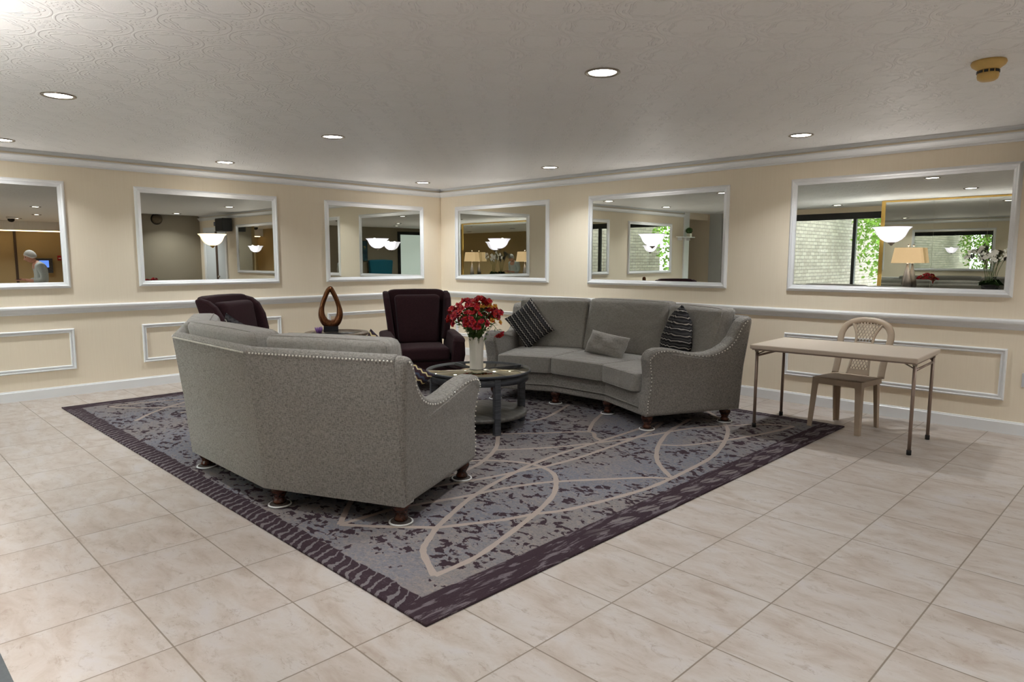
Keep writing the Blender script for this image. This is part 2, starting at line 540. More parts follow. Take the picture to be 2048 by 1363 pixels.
def m_shade(name, rgb, glow):
    """alabaster glass: lets the lamp inside shine through"""
    k = NT(name); o = k.obj()
    f = k.noise(o, 22.0, 4, 0.6, 1.2)
    c = k.mix(f, srgb(*[v - 22 for v in rgb]), srgb(*rgb))
    tr = k.n('ShaderNodeBsdfTranslucent'); k.l(c, tr.inputs[0])
    mx = k.n('ShaderNodeMixShader'); mx.inputs[0].default_value = 0.6
    k.set(c, 0.25)
    k.bsdf.inputs['Emission Color'].default_value = srgb(*rgb); k.bsdf.inputs['Emission Strength'].default_value = glow
    k.l(k.bsdf.outputs[0], mx.inputs[1]); k.l(tr.outputs[0], mx.inputs[2])
    out = [n for n in k.t.nodes if n.type == 'OUTPUT_MATERIAL'][0]
    k.l(mx.outputs[0], out.inputs[0])
    return k.m
def m_glow(name, rgb, strength, base=(240, 238, 235), rough=0.3):
    k = NT(name)
    k.set(k.mix(k.noise(k.obj(), 18.0, 3), srgb(*base), srgb(*[min(255, v + 8) for v in base])), rough)
    k.bsdf.inputs['Emission Color'].default_value = srgb(*rgb)
    k.bsdf.inputs['Emission Strength'].default_value = strength
    return k.m

M = {}
M['wall'] = m_wall()
M['trim'] = plain('white_gloss_trim', (232, 233, 234), 0.3, var=0.015, nscale=8)
M['floor'] = m_floor()
M['ceiling'] = m_ceiling()
M['rug'] = m_rug()
M['rugline'] = plain('beige_rug_line', (156, 143, 134), 0.95, var=0.12, nscale=160, bump=0.3, spec=0.1)
M['sofa'] = m_fabric('grey_chenille', (94, 90, 85), (152, 147, 140))
M['velvet'] = m_fabric('grey_velvet_cushion', (124, 120, 114), (150, 145, 138), sheen=0.3, bump=0.6, sc=0.7, wrinkle=2.2)
M['nail'] = plain('nickel_nailhead', (226, 222, 214), 0.3, 0.55, 0.02)
M['mahogany'] = m_wood('dark_mahogany', (44, 22, 14), (84, 42, 26), 0.22)
M['burgundy'] = m_fabric('burgundy_chair_cloth', (34, 16, 20), (50, 26, 30), sheen=0.05, bump=0.25)
M['tablegrey'] = m_wood('smoky_grey_wood', (50, 53, 58), (76, 78, 83), 0.35, (6, 6, 60))
M['shelfgrey'] = m_wood('weathered_grey_shelf', (72, 70, 66), (100, 96, 90), 0.45, (3, 30, 30))
M['mirrortop'] = m_mirror('antiqued_mirror_glass', (214, 208, 184), 0.03)
M['mirror'] = m_mirror('silvered_mirror')
M['porcelain'] = plain('ivory_porcelain', (226, 220, 206), 0.22, var=0.03)
M['endwood'] = m_wood('taupe_table_wood', (92, 78, 64), (124, 106, 88), 0.35)
M['bronze'] = plain('glazed_bronze', (108, 66, 38), 0.12, 0.7, 0.2, 9)
M['blackstone'] = plain('black_stone', (28, 27, 30), 0.18, var=0.1)
M['geode'] = plain('purple_crystal', (122, 84, 142), 0.3, var=0.3, nscale=60)
M['pillow'] = m_zigzag('charcoal_zigzag_knit')
M['pillowwarm'] = m_zigzag('multicolour_zigzag_knit', 1.0)
M['plastic'] = plain('taupe_plastic', (172, 154, 134), 0.42, var=0.04)
M['tabletop'] = plain('speckled_beige_laminate', (196, 182, 166), 0.35, var=0.07, nscale=300)
M['taupemetal'] = plain('taupe_painted_steel', (146, 126, 114), 0.35, 0.35, 0.05)
M['rubber'] = plain('black_rubber', (22, 21, 22), 0.6)
M['coaster'] = plain('white_slider_plastic', (232, 232, 230), 0.4)
M['coasterfelt'] = plain('dark_slider_cup', (70, 62, 58), 0.8)
M['yellowed'] = plain('yellowed_plastic', (208, 172, 98), 0.45, var=0.1, nscale=40)
M['black'] = plain('black_paint', (20, 20, 21), 0.4)
M['chrome'] = plain('brushed_nickel', (150, 140, 128), 0.25, 0.9, 0.03)
M['brass'] = plain('antique_brass', (150, 120, 62), 0.3, 0.85)
M['gold'] = plain('gilt_edge', (206, 168, 92), 0.3, 0.6)
M['outlet'] = plain('grey_outlet_plate', (206, 206, 208), 0.4)
M['glass'] = m_glass('window_glass')
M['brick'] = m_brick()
M['leafa'] = m_leaf('bright_leaf', (88, 130, 44), (150, 184, 78))
M['leafb'] = m_leaf('deep_leaf', (36, 62, 30), (70, 100, 46))
M['bark'] = plain('bark', (92, 78, 64), 0.9, var=0.3)
M['paving'] = plain('concrete_paving', (176, 172, 165), 0.9, var=0.1, nscale=6)
M['stem'] = m_leaf('flower_stem_green', (52, 82, 34), (88, 116, 50))
M['redpetal'] = m_leaf('red_petal', (170, 22, 30), (206, 50, 40))
M['crimsonpetal'] = m_leaf('crimson_petal', (140, 18, 42), (176, 40, 62))
M['yellowpetal'] = m_leaf('yellow_petal', (222, 160, 50), (236, 190, 84))
M['whitepetal'] = m_leaf('white_petal', (236, 232, 222), (250, 247, 240))
M['lampshade'] = m_glow('linen_lampshade', (255, 214, 160), 0.35, (190, 170, 146), 0.8)
M['lampglass'] = plain('smoky_lamp_glass', (120, 112, 106), 0.1, 0.3)
M['lens'] = m_glow('downlight_lens', (255, 250, 240), 14.0)
M['shade'] = m_shade('alabaster_glass_shade', (240, 238, 246), 0.55)
M['shadewarm'] = m_shade('cream_glass_shade', (248, 238, 214), 0.75)
M['teal'] = m_fabric('teal_chair_cloth', (18, 78, 96), (30, 104, 124), bump=0.2)
M['darkwall'] = plain('shaded_beige_taupe', (140, 130, 112), 0.7, var=0.03, nscale=4)  # on the beige rear wall this darker tone puts shade into the colour
M['tanwall'] = plain('tan_paint', (178, 154, 112), 0.7, var=0.03, nscale=4)
M['greycol'] = plain('pale_grey_paint', (190, 192, 190), 0.6, var=0.02)
M['door'] = plain('white_door_paint', (206, 210, 212), 0.45, var=0.02)
M['brownedge'] = plain('brown_door_edge', (72, 54, 42), 0.6)
M['frost'] = m_glow('glowing_door_glass', (210, 224, 220), 0.35, (200, 212, 208), 0.5)  # pane glows by itself to look lit from behind; only wall is there
M['skin'] = plain('skin', (206, 150, 126), 0.5, var=0.06)
M['hair'] = plain('white_hair', (206, 204, 200), 0.8, var=0.15, nscale=60, bump=0.6)
M['shirt'] = m_fabric('pale_grey_shirt', (170, 176, 174), (198, 203, 200), bump=0.2)
M['trousers'] = m_fabric('navy_trousers', (40, 44, 58), (56, 60, 74), bump=0.2)
M['mat'] = plain('dark_grey_mat', (84, 88, 90), 0.9, var=0.15, nscale=90)
M['signblue'] = plain('navy_sign', (36, 48, 82), 0.4)
M['smoked'] = plain('smoked_dome', (98, 86, 70), 0.15, 0.6, 0.2, 20)
# ------------------------------------------------------------------ camera (24 mm full-frame equivalent)
cam_d = bpy.data.cameras.new('camera'); cam = bpy.data.objects.new('camera', cam_d); COL.objects.link(cam)
f_, pitch, roll, yaw = 1367.367, 0.1172501, 0.0020118, 2.3486325
cam_d.sensor_fit = 'HORIZONTAL'; cam_d.sensor_width = 36.0; cam_d.lens = f_ * 36.0 / 2048.0
cam_d.clip_start = 0.05; cam_d.clip_end = 200
fw = Vector((math.cos(yaw) * math.cos(pitch), math.sin(yaw) * math.cos(pitch), -math.sin(pitch)))
rt = Vector((math.sin(yaw), -math.cos(yaw), 0)); up = rt.cross(fw)
r2 = rt * math.cos(roll) + up * math.sin(roll); u2 = -rt * math.sin(roll) + up * math.cos(roll)
cam.matrix_world = Matrix(((r2.x, u2.x, -fw.x, 8.10516), (r2.y, u2.y, -fw.y, -6.68825), (r2.z, u2.z, -fw.z, 1.38776), (0, 0, 0, 1)))
scene.camera = cam

H = 2.44
def onR(a, z, h): return (a, -h, z)          # right wall, y = 0, room on -y
def onL(a, z, h): return (h, a, z)           # left wall, x = 0, room on +x
def slab(name, lo, hi, mat, kind=True):
    o = MB().box(lo, hi).build(name, mat)
    return struct(o) if kind else o
slab('floor', (-2.7, -9.7, -0.12), (15.7, 0.2, 0.0), M['floor'])
slab('ceiling', (-2.7, -9.7, H), (15.7, 0.2, H + 0.12), M['ceiling'])
slab('wall_left', (-0.16, -7.0, 0), (0, 0.16, H), M['wall'])
slab('wall_right', (0, 0, 0), (9.36, 0.16, H), M['wall'])
slab('wall_rear', (9.2, -1.3, 0), (9.36, 0, H), M['darkwall'])  # beige wall, coloured darker for the shade it lies in
slab('wall_hall_north', (9.36, -1.46, 0), (15.66, -1.3, H), M['tanwall'])
slab('wall_hall_end', (15.5, -4.5, 0), (15.66, -1.46, H), M['tanwall'])
slab('wall_hall_south', (11.16, -4.56, 0), (15.5, -4.4, H), M['tanwall'])
slab('wall_lounge', (11.0, -9.7, 0), (11.16, -4.4, H), M['darkwall'])
slab('wall_passage_north', (-2.6, -7.0, 0), (-0.16, -6.86, H), M['wall'])
slab('wall_passage_end', (-2.7, -8.26, 0), (-2.55, -7.0, H), M['wall'])
slab('wall_passage_south', (-2.55, -8.26, 0), (0.05, -8.1, H), M['wall'])
struct(MB().box((0.05, -8.26, 0), (0.36, -8.06, H)).build('trim_grey_pilaster', M['greycol']))
struct(MB().rbox((-0.18, -7.2, 0), (0.03, -6.98, H), 0.008).build('trim_white_post', M['trim']))
struct(MB().box((-0.16, -8.1, 2.30), (0.0, -7.2, H)).build('trim_soffit_beam', M['wall']))
# window wall towards the courtyard
X0, X1, YW = 0.36, 7.9, -8.1
slab('wall_window_header', (X0, YW - 0.16, 2.335), (X1 + 0.1, YW, H), M['wall'])
slab('wall_window_sill', (X0, YW - 0.16, 0), (X1 + 0.1, YW, 0.1), M['wall'])
b = MB()
b.box((X0, YW - 0.12, 2.205), (X1, YW - 0.02, 2.335)); b.box((X0, YW - 0.12, 0.1), (X1, YW - 0.02, 0.18))
for xm in (X0 + 0.03, 3.22, 4.66, 6.1, 7.54, X1 - 0.03):
    b.box((xm - 0.03, YW - 0.11, 0.18), (xm + 0.03, YW - 0.03, 2.205))
win1 = struct(b.build('window_1', M['black']))
MB().box((X0, YW - 0.075, 0.15), (X1, YW - 0.069, 2.23)).build('pane', M['glass'], win1)
slab('wall_corner', (X1, -9.7, 0), (X1 + 0.16, YW, H), M['wall'])
slab('wall_front', (8.06, -9.7, 0), (11.0, -9.54, H), M['darkwall'])
# hall soffit
struct(MB().box((15.0, -4.4, 2.19), (15.5, -1.46, H)).build('trim_hall_soffit', M['ceiling']))
o = MB().box((15.02, -4.3, 2.165), (15.06, -1.5, 2.189)).build('cove_light', m_glow('warm_cove_strip', (255, 222, 170), 3.0)); tag(o, 'glowing strip light under the soffit at the end of the tan hall', 'strip light')

# ------------------------------------------------------------------ mouldings
crown = [(0, 2.318), (0.010, 2.318), (0.012, 2.333), (0.022, 2.337), (0.030, 2.352), (0.046, 2.372), (0.052, 2.374), (0.052, 2.386), (0, 2.386)]
cove = [(0, 2.410), (0.012, 2.410), (0.014, 2.418), (0.028, 2.430), (0.032, 2.438), (0.032, 2.4395), (0, 2.4395)]
rail = [(0, 0.842), (0.010, 0.842), (0.014, 0.852), (0.013, 0.862), (0.020, 0.870), (0.026, 0.886), (0.040, 0.893), (0.043, 0.903), (0.043, 0.916), (0.030, 0.926), (0, 0.930)]
base = [(0, 0.0), (0.017, 0.0), (0.017, 0.088), (0.012, 0.094), (0.010, 0.102), (0, 0.104)]
def moulding(name, prof, fn, a0, a1):
    b = MB()
    b.ring([[fn(a, z, h) for h, z in prof] for a in (a0, a1)], True, False, True, True)
    return struct(b.build(name, M['trim']))
n_trim = 0
for tagname, prof in (('crown', crown), ('cove', cove), ('chair_rail', rail)):
    n_trim += 1; moulding('trim_%d' % n_trim, prof, onL, -6.98, -0.0)
    n_trim += 1; moulding('trim_%d' % n_trim, prof, onR, 0.0, 7.66 if tagname == 'chair_rail' else 9.2)
moulding('baseboard_left', base, onL, -6.98, 0.0)
moulding('baseboard_right', base, onR, 0.0, 7.66)
fprof = [(0, 0), (0, 0.010), (0.006, 0.016), (0.014, 0.030), (0.022, 0.034), (0.029, 0.031), (0.034, 0.020), (0.046, 0.017), (0.054, 0.012), (0.060, 0.011), (0.062, 0.0)]
pprof = [(0, 0), (0, 0.012), (0.006, 0.022), (0.012, 0.024), (0.016, 0.014), (0.028, 0.012), (0.034, 0.018), (0.040, 0.017), (0.044, 0.006), (0.046, 0.0)]
def rect(a0, a1, z0, z1): return [(a0, z0), (a1, z0), (a1, z1), (a0, z1)]
LM = [(-6.49, -4.868), (-4.228, -2.613), (-1.956, -0.333)]
RM = [(0.350, 2.190), (2.830, 4.670), (5.306, 7.120)]
for fn, L in ((onL, LM), (onR, RM)):
    for a0, a1 in L:
        n_trim += 1
        struct(MB().sweep(pprof, rect(a0, a1, 0.268, 0.688), lambda a, z, h, fn=fn: fn(a, z, h)).build('trim_%d' % n_trim, M['trim']))

# ------------------------------------------------------------------ framed wall mirrors
mlab = {('L', 0): 'white framed wall mirror cut by the left edge of the photo', ('L', 1): 'white framed wall mirror with the warm cream bowl light, above the turned sofa',
        ('L', 2): 'white framed wall mirror just left of the room corner', ('R', 0): 'white framed wall mirror just right of the room corner, reflecting lamps and orchids',
        ('R', 1): 'white framed wall mirror above the long grey sofa, reflecting a green tree', ('R', 2): 'large white framed wall mirror above the folding table, reflecting brick outside'}
for side, fn, L in (('L', onL, LM), ('R', onR, RM)):
    for i, (a0, a1) in enumerate(L):
        c = fn((a0 + a1) / 2, 1.10, 0)
        t = thing('wall_mirror', mlab[(side, i)], 'mirror', c, 0, 'framed mirrors along the two walls')
        loc = lambda a, z, h, fn=fn, c=c: tuple(Vector(fn(a, z, h)) - Vector(c))
        MB().sweep(fprof, rect(a0, a1, 1.10, 2.165), loc).build('frame', M['trim'], t)
        tl = 0.0016 if side == 'R' else 0.0     # the mirrors on the long wall lean forward a hair
        g = MB(); i0, i1 = a0 + 0.056, a1 - 0.056
        P = [loc(i0, 1.156, 0.003), loc(i1, 1.156, 0.003), loc(i1, 2.109, 0.003 + tl * 0.953), loc(i0, 2.109, 0.003 + tl * 0.953)]
        Q = [loc(i0, 1.156, 0.0005), loc(i1, 1.156, 0.0005), loc(i1, 2.109, 0.0005), loc(i0, 2.109, 0.0005)]
        g.ring([Q, P], True, False, True, True)
        g.build('glass', M['mirror'], t)
# ------------------------------------------------------------------ half-bowl sconces on the mirrors
slab_sc = {('L', 0): 'lit half-bowl glass sconce on the leftmost mirror', ('L', 1): 'lit cream half-bowl sconce with brass bracket on the mirror over the back-turned sofa',
           ('L', 2): 'lit white half-bowl sconce on the mirror left of the corner', ('R', 0): 'lit white half-bowl sconce on the mirror right of the corner',
           ('R', 1): 'lit white half-bowl sconce on the mirror over the facing sofa', ('R', 2): 'lit white half-bowl sconce with dark finial on the mirror over the folding table'}
bowl = [(0.022, 0.0), (0.05, 0.008), (0.082, 0.028), (0.106, 0.055), (0.120, 0.085), (0.132, 0.110), (0.150, 0.128), (0.157, 0.135), (0.152, 0.1355), (0.130, 0.118), (0.114, 0.088), (0.1, 0.056), (0.078, 0.033), (0.04, 0.014), (0.02, 0.008)]
for side, fn, L in (('L', onL, LM), ('R', onR, RM)):
    for i, (a0, a1) in enumerate(L):
        am = (a0 + a1) / 2
        t = thing('wall_sconce', slab_sc[(side, i)], 'sconce', fn(am, 1.55, 0.006), 0.0 if side == 'R' else PI / 2, 'half-bowl sconces on the mirrors')
        warm = (side == 'L' and i == 1)
        # local: +x along the wall, room side is -y
        MB().lathe(bowl, n=20, a0=-PI, a1=0).build('glass_shade', M['shadewarm'] if warm else M['shade'], t)
        b = MB(); b.lathe([(0.004, -0.026), (0.012, -0.02), (0.014, -0.012), (0.028, -0.004), (0.03, 0.006), (0.012, 0.01)], n=10, a0=-PI, a1=0)
        b.box((-0.02, -0.012, -0.012), (0.02, 0.0, 0.03))
        b.build('finial', M['brass'] if warm else M['chrome'], t)
        ld = bpy.data.lights.new('sconce_lamp', 'POINT'); ld.energy = 3.5; ld.color = (1.0, 0.95, 0.88); ld.shadow_soft_size = 0.03
        lo = bpy.data.objects.new('sconce_lamp', ld); COL.objects.link(lo); lo.parent = t; lo.location = (0, -0.06, 0.115)

# ------------------------------------------------------------------ recessed downlights
dl = [((0.555, -0.764), 'recessed downlight closest to the room corner'), ((2.825, -0.72), 'recessed downlight near the right wall above the facing sofa'),
      ((5.681, -0.764), 'recessed downlight near the right wall above the folding table'), ((8.53, -0.76), 'unseen recessed fill downlight outside the right edge of the photo by the wall'),
      ((0.555, -3.466), 'recessed downlight near the left wall above the mirror with the cream sconce'), ((2.771, -3.469), 'recessed downlight above the coffee table, middle of the ceiling'),
      ((5.659, -3.483), 'biggest recessed downlight in the photo, with a dark bronze rim'), ((8.53, -3.47), 'recessed downlight beside the photographer'),
      ((0.52, -5.432), 'recessed downlight cut by the left edge of the photo'), ((2.809, -5.49), 'recessed downlight at upper left, its oval tilted'),
      ((5.72, -5.35), 'recessed downlight over the photographer\'s left'), ((8.53, -5.45), 'unseen recessed fill downlight behind the photographer'),
      ((3.14, -7.35), 'recessed downlight in front of the courtyard window'), ((6.1, -7.5), 'recessed downlight behind the mirrored pier'),
      ((11.4, -2.9), 'recessed downlight in the tan hall'), ((9.8, -6.3), 'recessed downlight in front of the teal chair'), ((9.8, -8.3), 'recessed downlight inside the entrance'), ((13.6, -2.9), 'recessed downlight far down the tan hall')]
b = MB(); b.lathe([(0.100, 0.0), (0.101, -0.004), (0.094, -0.008), (0.086, -0.008), (0.080, -0.003), (0.078, -0.001)], n=28, capa=False, capb=False)
ring_me = b.build('trim_ring', M['chrome']); 
lens_me = MB().lathe([(0.001, -0.0022), (0.05, -0.0022), (0.079, -0.0012)], n=24, capa=False, capb=False).build('lens', M['lens'])
protoL = None
for (x, y), lb in dl:
    t = thing('ceiling_downlight', lb, 'ceiling light', (x, y, H), 0, 'recessed ceiling downlights')
    for k_, pm in enumerate((ring_me, lens_me)):
        o = pm if protoL is None else pm.copy()
        if protoL is not None: COL.objects.link(o)
        o.parent = t
    protoL = t
    ld = bpy.data.lights.new('downlight_lamp', 'AREA'); ld.shape = 'DISK'; ld.size = 0.15; ld.spread = R(125)
    ld.energy = {(8.53, -0.76): 8.0, (8.53, -3.47): 3.0, (8.53, -5.45): 12.0}.get((x, y), 6.0) if y > -6 and x < 9 else (14.0 if y > -3 else 4.0)  # unseen lamps past the frame: power raised to brighten right wall and foreground
    ld.color = (0.93, 0.97, 1.0)
    lo = bpy.data.objects.new('downlight_lamp', ld); COL.objects.link(lo); lo.parent = t; lo.location = (0, 0, -0.012)

# ------------------------------------------------------------------ smoke detector, wall outlet
t = thing('smoke_detector', 'yellowed plastic smoke detector on the ceiling at upper right', 'smoke detector', (7.258, -2.234, H))
MB().lathe([(0.078, 0.0), (0.082, -0.012), (0.076, -0.024), (0.06, -0.036), (0.05, -0.044), (0.05, -0.046)], n=28).build('base', M['yellowed'], t)
MB().lathe([(0.049, -0.044), (0.05, -0.078), (0.046, -0.092), (0.036, -0.1), (0.001, -0.1)], n=28, capb=False).build('chamber', M['yellowed'], t)
b = MB()
for i in range(12):
    a = 2 * PI * i / 12; Mx = Matrix.Rotation(a, 4, 'Z')
    b.box((0.044, -0.0095, -0.063), (0.052, 0.0095, -0.050), Mx)
b.build('vent_slots', M['black'], t)
t = thing('wall_outlet', 'grey outlet plate low on the right wall at the photo edge', 'outlet', (7.262, 0, 0.392))
MB().rbox((-0.035, -0.007, 0), (0.035, 0, 0.114), 0.003).build('cover_plate', M['outlet'], t)
for zz in (0.032, 0.082): MB().rbox((-0.016, -0.0085, zz - 0.014), (0.016, -0.006, zz + 0.014), 0.001).build('receptacle', M['trim'], t)
# ------------------------------------------------------------------ rug
RC = Vector((3.407, -2.938, 0.0)); HX, HY = 2.742, 2.228
lines = [
 [(5.852, -4.885), (5.663, -4.791), (5.589, -4.739), (5.534, -4.67), (5.437, -4.535)],
 [(5.852, -4.885), (5.845, -4.647), (5.785, -4.41), (5.665, -4.032), (5.544, -3.745), (5.406, -3.554), (5.269, -3.422), (5.119, -3.37), (4.98, -3.38), (4.84, -3.45), (4.702, -3.573), (4.58, -3.80)],
 [(5.437, -4.535), (5.339, -4.346), (5.234, -4.123), (5.146, -3.866), (5.063, -3.538), (5.025, -3.324), (4.993, -2.957), (4.995, -2.6), (4.983, -2.075), (4.96, -1.7)],
 [(5.437, -4.535), (5.531, -4.355), (5.607, -4.207), (5.663, -4.043), (5.742, -3.88), (5.798, -3.653), (5.852, -3.343), (5.868, -3.173), (5.863, -2.931), (5.839, -2.577), (5.803, -2.31), (5.698, -1.957), (5.558, -1.614), (5.441, -1.418), (5.26, -1.2), (5.05, -1.02)],
 [(5.848, -2.946), (5.65, -2.765), (5.518, -2.595), (5.369, -2.333), (5.228, -1.991), (5.165, -1.751), (5.1, -1.4)],
 [(5.369, -2.333), (5.511, -2.211), (5.63, -1.952), (5.737, -1.613), (5.818, -1.281), (5.854, -1.031)],
 [(5.854, -1.031), (5.659, -1.133), (5.442, -1.411), (5.274, -1.713), (5.166, -2.141), (5.07, -2.45), (4.85, -2.95), (4.6, -3.3)],
 [(5.06, -4.5), (5.157, -4.206), (5.198, -4.067), (5.238, -3.879), (5.3, -3.706), (5.366, -3.566), (5.508, -3.369), (5.636, -3.2), (5.761, -3.048), (5.855, -2.982)],
 [(4.9, -4.2), (5.003, -3.874), (5.056, -3.664), (5.095, -3.452), (5.13, -3.34), (5.155, -3.056), (5.15, -2.755), (5.112, -2.129), (5.0, -1.7)],
 [(4.1, -3.2), (4.319, -2.922), (4.502, -2.708), (4.752, -2.399), (4.895, -2.499), (5.018, -2.564)],
 [(4.752, -2.399), (4.569, -2.098), (4.419, -1.758), (4.3, -1.4)],
 [(4.25, -2.9), (4.357, -3.037), (4.518, -3.204), (4.631, -3.355), (4.726, -3.523), (4.788, -3.673), (4.83, -3.9), (4.84, -4.3)],
 [(5.047, -4.866), (5.218, -4.733), (5.437, -4.535)],
 [(5.047, -4.866), (4.924, -4.759), (4.838, -4.683), (4.6, -4.45)],
 [(5.047, -4.866), (5.052, -4.683), (5.063, -4.492)],
 [(4.171, -2.471), (4.16, -2.222), (3.962, -1.698)],
]
lines += [[(2 * RC.x - x, 2 * RC.y - y) for x, y in L] for L in lines]      # the weave repeats turned half round
b = MB()
b.rbox((-HX, -HY, 0), (HX, HY, 0.011), 0.003, 1)
b.mi = 1
for n_, L in enumerate(lines):
    P = smoothpath([(x - RC.x, y - RC.y, 0) for x, y in L], 5)
    va = []
    for i, q in enumerate(P):
        d = (P[min(i + 1, len(P) - 1)] - P[max(i - 1, 0)]).normalized(); s = Vector((-d.y, d.x, 0))
        w = 0.0165 * (1 + 0.12 * math.sin(i * 1.7 + n_))
        zz = 0.0114 + 0.00012 * n_
        va.append((b.v(q + s * w + Vector((0, 0, zz))), b.v(q - s * w + Vector((0, 0, zz)))))
    for p, q in zip(va[:-1], va[1:]):
        b._f([p[0], p[1], q[1], q[0]])
rug = b.build('rug', [M['rug'], M['rugline']], fix=False)
rug.location = RC
tag(rug, 'large grey and plum patterned rug with beige curves on the tile floor', 'rug')
RZ = 0.0114   # top of the rug

# ------------------------------------------------------------------ curved sofa
AP = [(0.0, 0.118), (0.004, 0.25), (0.022, 0.34), (0.024, 0.44), (0.010, 0.52), (-0.004, 0.585), (0.006, 0.632), (0.04, 0.662), (0.09, 0.677), (0.18, 0.676), (0.28, 0.660), (0.39, 0.634), (0.50, 0.618), (0.60, 0.622), (0.69, 0.645), (0.765, 0.685), (0.82, 0.742), (0.858, 0.815), (0.888, 0.868), (0.925, 0.902)]
ZB, ZT = 0.118, 0.912
TH = R(24.4); SA, SL, SD = 0.515, 0.88, 0.936
def lean(z): return 0.085 * max(0.0, (z - ZB) / (ZT - ZB)) ** 1.3
v1 = Vector((SA, 0, 0)); wd = Vector((math.cos(TH), -math.sin(TH), 0)); nd = Vector((-math.sin(TH), -math.cos(TH), 0))   # nd: towards the front of the wing
v2 = v1 + wd * SL; v3 = v2 + nd * SD; fi = Vector((SA - SD * math.tan(TH / 2), -SD, 0))
def mx(v, s): return Vector((v.x * s, v.y, v.z))
def make_sofa(label, loc, rz):
    root = thing('curved_sofa', label, 'sofa', loc, rz, 'matching curved grey sofas')
    # back: a leaning slab swept along the three-sided plan
    prof = [(0.0, ZB), (-lean(0.5), 0.5), (-lean(0.85), 0.86), (-lean(0.9) + 0.004, 0.893), (-lean(0.9) + 0.018, 0.910), (-lean(0.9) + 0.045, 0.916), (-lean(0.9) + 0.075, 0.905), (-lean(0.9) + 0.092, 0.88), (0.09, 0.45), (0.11, ZB)]
    path = [(-v2.x, v2.y), (-v1.x, 0), (v1.x, 0), (v2.x, v2.y)]
    b = MB()
    b.sweep([(-u, z) for u, z in prof], path, lambda a, c, h: (a, c, h), closed=False)
    fcs = b.bm.faces[:]
    bm_v = list(b.bm.verts); npf = len(prof)
    b._f(bm_v[:npf]); b._f(list(reversed(bm_v[-npf:])))
    o = b.build('back_panel', M['sofa'], root); bevel(o, 0.006, 2, 25)
    # base with front rail
    poly = [mx(v3, -1), mx(fi, -1), fi, v3, v2 + nd * 0.05, v1 + Vector((0, -0.06, 0)), mx(v1, -1) + Vector((0, -0.06, 0)), mx(v2 + nd * 0.05, -1)]
    poly = [(p.x, p.y) for p in poly]
    b = MB(); b.prism(poly, 1.0, lambda u, w, t: (u, w + 0.012, ZB if t == 0 else 0.302))
    o = b.build('base', M['sofa'], root); bevel(o, 0.012, 2, 60)
    b = MB()
    pts = [mx(v3 - wd * 0.10, -1), mx(fi, -1), fi, v3 - wd * 0.10]
    b.tube([p + Vector((0, 0.006, 0.185)) for p in pts], 0.006, 6)
    b.build('rail_welt', M['sofa'], root)
    # arms
    for s in (-1, 1):
        outl = AP + [(1.00, 0.912), (1.005, 0.86), (0.965, 0.5), (0.93, ZB)]
        b = MB()
        def fn(a, z, t, s=s):
            out = 0.05 * max(0, (z - ZB) / (ZT - ZB)) ** 1.5 + 0.018 * math.exp(-((z - 0.62) / 0.07) ** 2) * math.exp(-((a - 0.1) / 0.12) ** 2)
            p = v3 - nd * a + wd * (out + 0.004 - t)
            return (p.x * s, p.y, z)
        b.prism(outl, 0.125, fn)
        o = b.build('arm', M['sofa'], root); bevel(o, 0.03, 4, 28)
    # nail heads along arm outlines and back
    b = MB()
    for s in (-1, 1):
        P = smoothpath([(a + 0.026, z - 0.024, 0) if z > 0.6 else (a + 0.024, z, 0) for a, z in AP if a < 0.9 or z > 0.8], 6)
        acc = 0.0; last = P[0]
        for q in P[1:]:
            acc += (q - last).length; last = q
            if acc < 0.021: continue
            acc = 0.0
            a, z = q.x, q.y
            out = 0.05 * max(0, (z - ZB) / (ZT - ZB)) ** 1.5 + 0.018 * math.exp(-((z - 0.62) / 0.07) ** 2) * math.exp(-((a - 0.1) / 0.12) ** 2)
            inset = 0.005
            p = v3 - nd * a + wd * (out + inset)
            b.sphere((p.x * s, p.y, z), 0.0056, 6, 4)
    for (p, q) in ((mx(v2, -1), mx(v1, -1)), (mx(v1, -1), v1), (v1, v2)):
        d = (q - p); L = d.length; d.normalize(); nn = Vector((-d.y, d.x, 0))
        k = int(L / 0.021)
        for i in range(k):
            c = p + d * (i + 0.5) * L / k + nn * (lean(0.885) + 0.001)
            b.sphere((c.x, c.y, 0.885), 0.0056, 6, 4)
    b.build('nailhead_trim', M['nail'], root)
    # seat cushions
    def seat(qf0, qf1, qb0, qb1):
        C = []
        for w in (0, 1):
            z = 0.298 if w == 0 else 0.462
            for vv in (0, 1):
                for u in (0, 1):
                    p = (qf0 if u == 0 else qf1) if vv == 0 else (qb0 if u == 0 else qb1)
                    C.append((p.x, p.y, z + (0.006 if vv else 0)))
        # ordering bits: u -> bit0, v -> bit1, w -> bit2
        MB().hexa(C, (0.10, 0.08, 0.30), 7, (0.0, 0.0, 0.14), [(2, 0.88), (2, -0.88)]).build('seat_cushion', M['velvet'], root)
    g = 0.006
    seat(mx(fi, -1) + Vector((g, -0.035, 0)), fi + Vector((-g, -0.035, 0)), mx(v1, -1) + Vector((0.07, -0.16, 0)), v1 + Vector((-0.07, -0.16, 0)))
    a = fi + wd * g + nd * 0.035; c = v3 - wd * 0.125 + nd * 0.03; d = v1 + nd * 0.17 + wd * 0.02; e = v2 + nd * 0.17 - wd * 0.12
    seat(a, c, d, e)
    seat(mx(c, -1), mx(a, -1), mx(e, -1), mx(d, -1))
